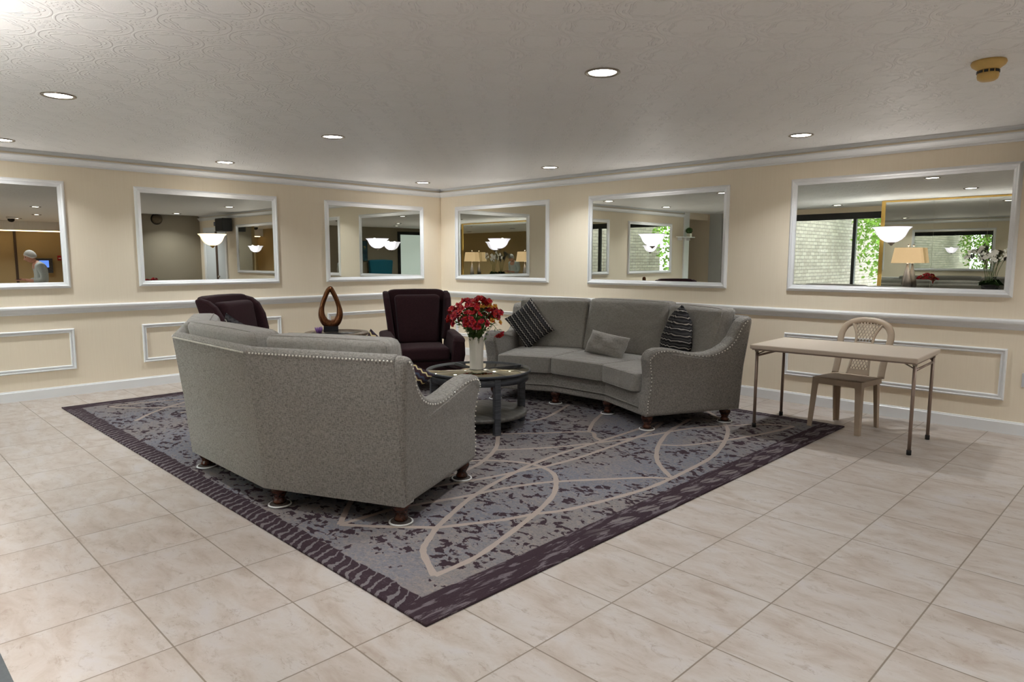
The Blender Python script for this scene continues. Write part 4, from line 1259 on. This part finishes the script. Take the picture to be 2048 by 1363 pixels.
def lamp(x, y, label):
    t = thing('table_lamp', label, 'lamp', (x, y, 0.8805), 0, 'lamps on the console')
    MB().lathe([(0.001, 0), (0.07, 0), (0.07, 0.02), (0.085, 0.05), (0.075, 0.15), (0.045, 0.28), (0.018, 0.40), (0.014, 0.43), (0.022, 0.44), (0.012, 0.46)], n=4).build('base', M['lampglass'], t)
    MB().cyl((0, 0, 0.45), (0, 0, 0.745), 0.004, n=8).build('rod', M['chrome'], t)
    b = MB(); r0 = [(-0.24, -0.09), (0.24, -0.09), (0.24, 0.09), (-0.24, 0.09)]
    b.ring([[(x_ * (1 - 0.17 * k), y_ * (1 - 0.17 * k), 0.455 + 0.265 * k) for x_, y_ in r0] for k in (0, 1)], True, False)
    sh = b.build('lamp_shade', M['lampshade'], t)
    mo = sh.modifiers.new('thick', 'SOLIDIFY'); mo.thickness = 0.004
    MB().sphere((0, 0, 0.762), 0.019).build('finial', M['chrome'], t)
    ld = bpy.data.lights.new('lamp_bulb', 'POINT'); ld.energy = 42; ld.color = (1, 0.98, 0.95); ld.shadow_soft_size = 0.04
    lo = bpy.data.objects.new('lamp_bulb', ld); COL.objects.link(lo); lo.parent = t; lo.location = (0, 0, 0.655)
lamp(4.60, -6.69, 'table lamp with rectangular linen shade next to the gilt edge of the pier')
lamp(6.72, -6.705, 'table lamp with rectangular linen shade at the far end of the console')
# orchids
t = thing('potted_orchid', 'white orchids in a dark leafy pot on the console', 'orchid', (5.80, -6.69, 0.8805))
MB().lathe([(0.001, 0), (0.085, 0), (0.105, 0.10), (0.10, 0.11), (0.001, 0.10)], n=20).build('pot', M['blackstone'], t)
q = random.Random(9)
b = MB()
for k in range(16):
    a = q.uniform(0, 2 * PI); L = q.uniform(0.10, 0.17); d = Vector((math.cos(a) * 1.0, math.sin(a) * 0.55, 0)); s_ = Vector((-d.y, d.x, 0)).normalized() * 0.025
    c = Vector((0, 0, 0.10)); m_ = c + d * L * 0.6 + Vector((0, 0, q.uniform(0.04, 0.1))); e_ = c + d * L * 1.2 + Vector((0, 0, q.uniform(-0.01, 0.05)))
    v_ = [b.v(c + s_ * 0.4), b.v(c - s_ * 0.4), b.v(m_ - s_), b.v(e_), b.v(m_ + s_)]
    b._f(v_, True)
b.build('leaves', M['leafb'], t, fix=False)
b = MB(); fl = MB()
for k in range(5):
    x0 = -0.08 + 0.04 * k; top = Vector((x0 * 2.2 + q.uniform(-0.05, 0.05), q.uniform(-0.04, 0.04), q.uniform(0.55, 0.74)))
    end = top + Vector((q.choice((-1, 1)) * q.uniform(0.06, 0.16), 0, -q.uniform(0.02, 0.16)))
    P = smoothpath([(x0 * 0.4, 0, 0.1), (x0, 0, 0.36), top, end], 6); b.tube(P, 0.004, 5)
    for m in range(7):
        c = P[int(len(P) * (0.5 + 0.07 * m))] + Vector((q.uniform(-0.02, 0.02), q.uniform(-0.03, 0.03), -0.012))
        for p in range(5):
            a = 2 * PI * p / 5 + q.uniform(0, 1); d = Vector((math.cos(a), q.uniform(-0.3, 0.3), math.sin(a))); s_ = Vector((-d.z, 0, d.x)) * 0.017
            fl._f([fl.v(c), fl.v(c + d * 0.022 + s_), fl.v(c + d * 0.042), fl.v(c + d * 0.022 - s_)], True)
b.build('flower_stalks', M['stem'], t, fix=False); fl.build('blossoms', M['whitepetal'], t, fix=False)
o = MB().rbox((3.0, -6.56, 0), (5.95, -6.338, 0.008), 0.003).build('floor_mat', M['mat'])
tag(o, 'dark grey mat edge at the bottom left corner of the photo', 'mat')
# shelf with topiary at the end of the left wall
t = thing('wall_shelf', 'small white wall shelf reflected in the mirror over the facing sofa', 'shelf', (0.03, -6.95, 1.875))
MB().rbox((0.0, -0.24, 0), (0.15, 0.32, 0.018), 0.003).build('board', M['trim'], t)
b = MB()
for y in (-0.14, 0.2): b.box((0.0 if y < 0 else -0.03, y - 0.01, -0.06), (0.08, y + 0.01, 0))
b.build('bracket', M['trim'], t)
t = thing('potted_topiary', 'round green topiary ball in a white pot on the small shelf', 'potted plant', (0.11, -7.05, 1.8935))
MB().rbox((-0.045, -0.045, 0), (0.045, 0.045, 0.075), 0.004).build('pot', M['porcelain'], t)
b = MB(); b.sphere((0, 0, 0.135), 0.068, 16, 10)
q = random.Random(3)
for k in range(240):
    d = Vector((q.gauss(0, 1), q.gauss(0, 1), q.gauss(0, 1))).normalized(); s_ = d.orthogonal().normalized() * 0.006; c = Vector((0, 0, 0.135)) + d * 0.066
    b._f([b.v(c + s_), b.v(c - s_), b.v(c + d * 0.016)])
b.build('foliage', M['leafb'], t, fix=False)
# door, sign, speaker on the right wall past the frame
t = MB().box((7.72, -0.012, 0), (8.86, 0.0, 2.06)).build('door_1', M['door']); struct(t)
b = MB(); b.rbox((7.66, -0.03, 0), (7.74, 0.0, 2.14), 0.006); b.rbox((8.84, -0.03, 0), (8.94, 0.0, 2.14), 0.006); b.rbox((7.66, -0.032, 2.05), (8.94, 0.0, 2.15), 0.006)
b.build('frame', M['trim'], t)
MB().box((8.17, -0.016, 0), (8.29, -0.004, 2.05)).build('edge', M['brownedge'], t)
MB().sphere((8.08, -0.05, 1.0), 0.028).build('handle', M['chrome'], t)
t = thing('door_sign', 'small navy sign above the white door, seen only in a mirror', 'sign', (8.15, -0.002, 2.18))
MB().rbox((-0.19, -0.008, 0), (0.19, 0, 0.09), 0.002).build('plate', M['signblue'], t)
b = MB()
for x0 in (-0.15, -0.11, 0.02, 0.06, 0.10):
    b.box((x0, -0.0095, 0.025), (x0 + 0.008, -0.008, 0.065)); b.box((x0, -0.0095, 0.057), (x0 + 0.026, -0.008, 0.065)); b.box((x0, -0.0095, 0.025), (x0 + 0.026, -0.008, 0.033))
b.build('lettering', M['trim'], t)
t = thing('wall_speaker', 'black box loudspeaker high on the right wall, seen in the mirror with the cream sconce', 'speaker', (7.43, -0.03, 2.02))
MB().rbox((-0.20, -0.24, 0), (0.20, -0.02, 0.29), 0.012).build('cabinet', M['black'], t)
b = MB(); b.box((-0.03, -0.03, 0.1), (0.03, 0.03, 0.18)); b.build('bracket', M['chrome'], t)
MB().box((-0.18, -0.246, 0.02), (0.18, -0.241, 0.27)).build('grille', M['rubber'], t)
t = thing('security_dome', 'smoked convex dome at the top of the dark wall behind the photographer', 'dome mirror', (9.2, -0.98, 2.33))
b = MB(); b.lathe([(0.001, 0.12), (0.05, 0.11), (0.09, 0.08), (0.115, 0.04), (0.12, 0.0)], n=20, M=Matrix.Rotation(-PI / 2, 4, 'Y') , capa=False)
b.build('dome', M['smoked'], t)
MB().lathe([(0.115, 0.0), (0.13, 0.0), (0.13, 0.01), (0.115, 0.01), (0.115, 0.0)], n=20, M=Matrix.Rotation(-PI / 2, 4, 'Y'), capa=False, capb=False).build('rim', M['black'], t)
t = thing('ceiling_camera', 'small dark dome camera on the hall ceiling', 'security camera', (12.9, -3.15, H))
MB().lathe([(0.10, 0), (0.10, -0.03), (0.085, -0.05)], n=18).build('base', M['trim'], t)
MB().lathe([(0.075, -0.05), (0.07, -0.09), (0.045, -0.12), (0.001, -0.13)], n=18, capb=False).build('dome', M['rubber'], t)
t = thing('wall_terminal', 'grey wall terminal with a lit blue screen in the tan hall', 'terminal', (15.5, -2.03, 1.0))
MB().rbox((-0.16, -0.2, 0), (0, 0.2, 0.42), 0.01).build('case', M['tablegrey'], t)
MB().box((-0.166, -0.13, 0.16), (-0.16, 0.10, 0.36)).build('screen', m_glow('blue_screen', (90, 130, 220), 0.9, (40, 60, 110)), t)
t = thing('fire_alarm', 'red pull station on the hall wall', 'fire alarm', (15.5, -1.63, 1.36))
MB().rbox((-0.05, -0.05, 0), (0, 0.05, 0.14), 0.008).build('box', plain('alarm_red', (176, 30, 32), 0.4), t)
MB().box((-0.056, -0.03, 0.05), (-0.05, 0.03, 0.075)).build('handle', M['trim'], t)
struct(MB().box((15.47, -2.70, 0), (15.5, -2.64, 2.19)).build('trim_hall_joint', M['brownedge']))
# lounge wall: teal chair, picture, black framed door
t = thing('teal_armchair', 'tall-backed teal armchair against the dark lounge wall', 'armchair', (10.55, -6.40, 0), -PI / 2)
C = []
for w in (0, 1):
    for vv in (0, 1):
        for u in (-1, 1): C.append((u * (0.36 if vv == 0 else 0.47), (0.38 if w == 0 else 0.24) - 0, 0.3 if vv == 0 else 1.37))
MB().hexa(C, (0.15, 0.08, 0.6), 6, (0, 0.03, 0)).build('backrest', M['teal'], t)
MB().rbox((-0.36, -0.36, 0.16), (0.36, 0.26, 0.45), 0.04, 3).build('seat', M['teal'], t)
for s in (-1, 1): MB().rbox((s * 0.40 - 0.06, -0.34, 0.16), (s * 0.40 + 0.06, 0.30, 0.64), 0.04, 3).build('arm', M['teal'], t)
for x, y in ((-0.3, -0.3), (0.3, -0.3), (-0.3, 0.2), (0.3, 0.2)): MB().cyl((x, y, 0), (x, y, 0.165), 0.015, 0.024, 10).build('leg', M['mahogany'], t)
t = thing('framed_picture', 'dark teal and yellow picture on the lounge wall', 'picture', (10.99, -5.82, 1.33))
MB().rbox((-0.03, -0.16, 0), (0.008, 0.16, 0.66), 0.004).build('frame', M['black'], t)
k = NT('abstract_canvas'); o_ = k.obj(); k.set(k.ramp(k.noise(o_, 5.0, 3), [(0.38, srgb(20, 52, 66)), (0.55, srgb(40, 84, 92)), (0.62, srgb(196, 160, 70))]), 0.6)
MB().box((-0.034, -0.14, 0.02), (-0.03, 0.14, 0.64)).build('canvas', k.m, t)
t = struct(MB().box((10.97, -8.4, 0), (11.0, -7.2, 2.32)).build('door_2', M['black']))
MB().box((10.955, -8.31, 0.1), (10.972, -7.30, 2.22)).build('pane', M['frost'], t)
# ------------------------------------------------------------------ courtyard outside
slab('exterior_ground', (-6, -40, -0.2), (22, -9.75, -0.02), M['paving']); slab('exterior_path', (-0.4, -9.75, -0.2), (8.0, -8.27, -0.02), M['paving'])
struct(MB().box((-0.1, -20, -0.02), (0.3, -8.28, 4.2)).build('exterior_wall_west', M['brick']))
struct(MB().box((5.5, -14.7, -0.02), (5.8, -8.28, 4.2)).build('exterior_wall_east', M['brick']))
def tree(x, y, h, r, seed, label, mat):
    t = thing('courtyard_tree', label, 'tree', (x, y, -0.02), 0, 'trees in the courtyard')
    q = random.Random(seed); b = MB()
    b.tube([(0, 0, 0), (0.05, 0, h * 0.3), (0, 0.05, h * 0.6), (0.02, 0, h * 0.85)], [0.10, 0.08, 0.06, 0.02], 8)
    ends = []
    for i in range(8):
        a = q.uniform(0, 2 * PI); z0 = h * q.uniform(0.2, 0.7); e = Vector((math.cos(a) * r * 0.7, math.sin(a) * r * 0.7, z0 + h * 0.2)); ends.append(e)
        b.tube([(0, 0, z0), e * 0.5 + Vector((0, 0, z0 * 0.5 + 0.05)), e], [0.04, 0.025, 0.01], 6)
    b.build('trunk', M['bark'], t)
    b = MB()
    for i in range(2600):
        u = q.random() ** 0.4; a = q.uniform(0, 2 * PI); e = q.uniform(-1, 1); s = math.sqrt(1 - e * e)
        c = Vector((math.cos(a) * s * r * u, math.sin(a) * s * r * u, h * 0.56 + e * h * 0.46 * u)) 
        d = Vector((q.gauss(0, 1), q.gauss(0, 1), q.gauss(0, 1))).normalized(); s_ = d.orthogonal().normalized() * 0.05; L = q.uniform(0.1, 0.18)
        b._f([b.v(c), b.v(c + d * L * 0.5 + s_), b.v(c + d * L), b.v(c + d * L * 0.5 - s_)])
    b.build('foliage', mat, t, fix=False)
tree(3.6, -13.5, 4.6, 1.2, 1, 'bright green courtyard tree seen in the mirror over the facing sofa', M['leafa'])
tree(4.6, -18.2, 5.4, 1.7, 2, 'deeper green tree at the end of the courtyard', M['leafb'])
tree(1.6, -16.2, 5.0, 1.1, 3, 'light green tree by the white brick wall', M['leafa'])
tree(9.2, -17.0, 5.5, 2.0, 4, 'deep green tree beyond the brick wing', M['leafb'])

# ------------------------------------------------------------------ the standing man (seen in the leftmost mirror)
def skinned(name, verts, edges, radii, mat, parent=None, levels=2, root=0):
    me = bpy.data.meshes.new(name); me.from_pydata(verts, edges, []); me.materials.append(mat)
    o = bpy.data.objects.new(name, me); COL.objects.link(o)
    if parent: o.parent = parent
    sk = o.modifiers.new('skin', 'SKIN'); sk.use_smooth_shade = True
    for i, v in enumerate(me.skin_vertices[0].data):
        r_ = radii[i]; v.radius = r_ if isinstance(r_, tuple) else (r_, r_); v.use_root = (i == root)
    subd(o, levels)
    return o
# local: faces -y, feet at z = 0; stooped, head bowed, both forearms forward holding a dark phone
V = [(0, 0.02, 0.86), (0, 0.05, 1.0), (0, 0.05, 1.15), (0, 0.01, 1.27), (0, -0.05, 1.335), (0, -0.085, 1.385),   # 0-5 pelvis..head base
     (0.17, 0.02, 1.255), (0.205, 0.05, 1.08), (0.19, 0.03, 0.985), (0.12, -0.14, 0.965), (0.07, -0.225, 0.985),    # 6-10 right arm
     (-0.17, 0.02, 1.255), (-0.205, 0.05, 1.08), (-0.19, 0.03, 0.985), (-0.12, -0.14, 0.965), (-0.07, -0.225, 0.985),
     (0.085, 0.02, 0.80), (0.095, 0.0, 0.45), (0.095, 0.02, 0.07), (0.10, -0.12, 0.03),                              # 16-19 right leg
     (-0.085, 0.02, 0.80), (-0.095, 0.0, 0.45), (-0.095, 0.02, 0.07), (-0.10, -0.12, 0.03)]
E_ = [(0, 1), (1, 2), (2, 3), (3, 4), (4, 5), (3, 6), (6, 7), (7, 8), (8, 9), (9, 10), (3, 11), (11, 12), (12, 13), (13, 14), (14, 15), (0, 16), (16, 17), (17, 18), (18, 19), (0, 20), (20, 21), (21, 22), (22, 23)]
Rr = [(0.145, 0.115), (0.14, 0.11), (0.15, 0.115), (0.11, 0.09), 0.058, 0.055, 0.062, 0.048, 0.042, 0.032, 0.028, 0.062, 0.048, 0.042, 0.032, 0.028, 0.085, 0.058, 0.04, 0.035, 0.085, 0.058, 0.04, 0.035]
person = skinned('person', V, E_, Rr, M['skin'])
tag(person, 'white-haired person in a pale grey shirt looking down at a phone, reflected at far left', 'person')
person.location = (8.42, -3.53, 0)
def add(o): o.parent = person; return o
b = MB()   # head with brow, nose, chin, ears
hM = Matrix.Translation((0, -0.115, 1.445)) @ Matrix.Rotation(R(18), 4, 'X')
prof = []
for i in range(15):
    ph = -PI / 2 + PI * i / 14
    ring_ = []
    for j in range(20):
        a = 2 * PI * j / 20
        x = 0.076 * math.cos(ph) * math.cos(a); y = 0.098 * math.cos(ph) * math.sin(a); z = 0.118 * math.sin(ph)
        if z < -0.02: x *= 1 + z * 2.2; y = y * (1 + z * 1.2) - 0.010
        if y < -0.06 and -0.05 < z < 0.02: y -= 0.030 * math.exp(-(x / 0.014) ** 2) * math.exp(-((z + 0.025) / 0.022) ** 2)
        if y < -0.05 and 0.0 < z < 0.035: y += 0.008 * math.exp(-((abs(x) - 0.032) / 0.014) ** 2)
        ring_.append(hM @ Vector((x, y, z)))
    prof.append(ring_)
b.ring(prof, True, True, True, True)
for s in (-1, 1): b.sphere(hM @ Vector((s * 0.078, 0.01, -0.012)), 0.02, 8, 6, (0.4, 0.8, 1.4))
add(b.build('head', M['skin']))
b = MB()
for s in (-1, 1): b.sphere(hM @ Vector((s * 0.032, -0.083, 0.014)), 0.010, 8, 6)
add(b.build('eyes', M['rubber']))
b = MB(); b.tube([hM @ Vector((x, -0.091 + abs(x) * 0.25, -0.066)) for x in (-0.024, -0.01, 0.01, 0.024)], 0.005, 6); add(b.build('mouth', plain('lips', (168, 96, 84), 0.5)))
b = MB()
rings = []
for i in range(9):
    ph = R(-22) + (PI / 2 + R(22)) * i / 8
    ring_ = []
    for j in range(24):
        a = 2 * PI * j / 24; front = max(0, -math.sin(a))
        ph2 = ph + front * R(46) * (1 - i / 8)
        ring_.append(hM @ Vector((0.088 * math.cos(ph2) * math.cos(a), 0.110 * math.cos(ph2) * math.sin(a) + 0.006, 0.126 * math.sin(ph2) + 0.006)))
    rings.append(ring_)
b.ring(rings, True, True, False, True)
hr = add(b.build('hair', M['hair'])); mo = hr.modifiers.new('thick', 'SOLIDIFY'); mo.thickness = 0.014
# shirt and trousers follow the body
SV = [(0, 0.02, 0.84), (0, 0.05, 1.0), (0, 0.05, 1.15), (0, 0.015, 1.27), (0, -0.03, 1.315), (0.17, 0.02, 1.255), (0.21, 0.05, 1.08), (0.195, 0.03, 0.985), (0.13, -0.12, 0.965), (-0.17, 0.02, 1.255), (-0.21, 0.05, 1.08), (-0.195, 0.03, 0.985), (-0.13, -0.12, 0.965)]
SE = [(0, 1), (1, 2), (2, 3), (3, 4), (3, 5), (5, 6), (6, 7), (7, 8), (3, 9), (9, 10), (10, 11), (11, 12)]
add(skinned('shirt', SV, SE, [(0.172, 0.14), (0.168, 0.135), (0.172, 0.135), (0.13, 0.108), 0.07, 0.08, 0.064, 0.056, 0.046, 0.08, 0.064, 0.056, 0.046], M['shirt'], None, 2))
TV = [(0, 0.02, 0.87), (0.088, 0.02, 0.78), (0.097, 0.0, 0.45), (0.097, 0.02, 0.06), (-0.088, 0.02, 0.78), (-0.097, 0.0, 0.45), (-0.097, 0.02, 0.06)]
add(skinned('trousers', TV, [(0, 1), (1, 2), (2, 3), (0, 4), (4, 5), (5, 6)], [(0.155, 0.125), 0.098, 0.075, 0.062, 0.098, 0.075, 0.062], M['trousers'], None, 2))
for s in (-1, 1):
    b = MB(); C = []
    for z in (0, 1):
        for y in (-0.19, 0.075):
            for x in (-1, 1): C.append((s * 0.1 + x * 0.045 * (0.8 if z else 1), y * (0.75 if z else 1), 0.0 if z == 0 else 0.085))
    b.hexa(C, (0.4, 0.4, 0.3), 4); add(b.build('shoe', M['rubber']))
    # hand: palm and five bent fingers under the phone
    wr = Vector((s * 0.07, -0.225, 0.985)); hv = [wr, wr + Vector((-s * 0.01, -0.045, 0.0)), wr + Vector((-s * 0.015, -0.085, 0.002))]; he = [(0, 1), (1, 2)]; hr_ = [0.024, (0.036, 0.016), (0.036, 0.014)]
    for f in range(4):
        o0 = wr + Vector((s * (0.016 - 0.018 * f) - s * 0.008, -0.10, -0.004)); L = (0.055, 0.066, 0.062, 0.05)[f]
        i0 = len(hv); hv += [o0, o0 + Vector((-s * 0.008, -L * 0.6, -0.010)), o0 + Vector((-s * 0.024, -L * 0.85, 0.012))]; hr_ += [0.009, 0.008, 0.007]; he += [(2, i0), (i0, i0 + 1), (i0 + 1, i0 + 2)]
    i0 = len(hv); hv += [wr + Vector((-s * 0.036, -0.045, 0.018)), wr + Vector((-s * 0.042, -0.08, 0.028))]; hr_ += [0.010, 0.008]; he += [(1, i0), (i0, i0 + 1)]
    add(skinned('hand', [tuple(v) for v in hv], he, hr_, M['skin'], None, 1))
o = MB().rbox((8.42 - 0.075, -3.53 - 0.375, 0.988), (8.42 + 0.075, -3.53 - 0.285, 0.999), 0.004).build('phone', plain('dark_phone', (50, 28, 32), 0.25))
tag(o, 'dark phone held in both hands by the white-haired person', 'phone')
# ------------------------------------------------------------------ daylight and view
w = bpy.data.worlds.new('overcast_sky'); scene.world = w; w.use_nodes = True
nt = w.node_tree; bg = nt.nodes['Background']
tc = nt.nodes.new('ShaderNodeTexCoord'); sp = nt.nodes.new('ShaderNodeSeparateXYZ'); nt.links.new(tc.outputs['Generated'], sp.inputs[0])
cr = nt.nodes.new('ShaderNodeValToRGB'); nt.links.new(sp.outputs['Z'], cr.inputs[0])
cr.color_ramp.elements[0].color = (0.90, 0.95, 1.0, 1); cr.color_ramp.elements[1].color = (0.78, 0.88, 1.0, 1)
nt.links.new(cr.outputs[0], bg.inputs['Color'])
bg.inputs['Strength'].default_value = WORLD
for nm, loc, rot, sx, sy in (('window_portal', ((X0 + X1) / 2, YW - 0.17, 1.2), (PI / 2, 0, 0), X1 - X0, 2.1),):
    ld = bpy.data.lights.new(nm, 'AREA'); ld.shape = 'RECTANGLE'; ld.size = sx; ld.size_y = sy; ld.cycles.is_portal = True
    lo = bpy.data.objects.new(nm, ld); COL.objects.link(lo); lo.location = loc; lo.rotation_euler = rot
scene.view_settings.view_transform = 'Standard'
scene.view_settings.look = 'None'
scene.view_settings.gamma = 1.0
scene.view_settings.use_curve_mapping = False
scene.view_settings.exposure = EXPO
scene.cycles.use_denoising = True
scene.cycles.max_bounces = 12
scene.cycles.diffuse_bounces = 5
scene.cycles.glossy_bounces = 8
scene.cycles.transmission_bounces = 8
scene.cycles.transparent_max_bounces = 8
scene.cycles.sample_clamp_indirect = 6.0
scene.cycles.caustics_reflective = False
scene.cycles.caustics_refractive = False
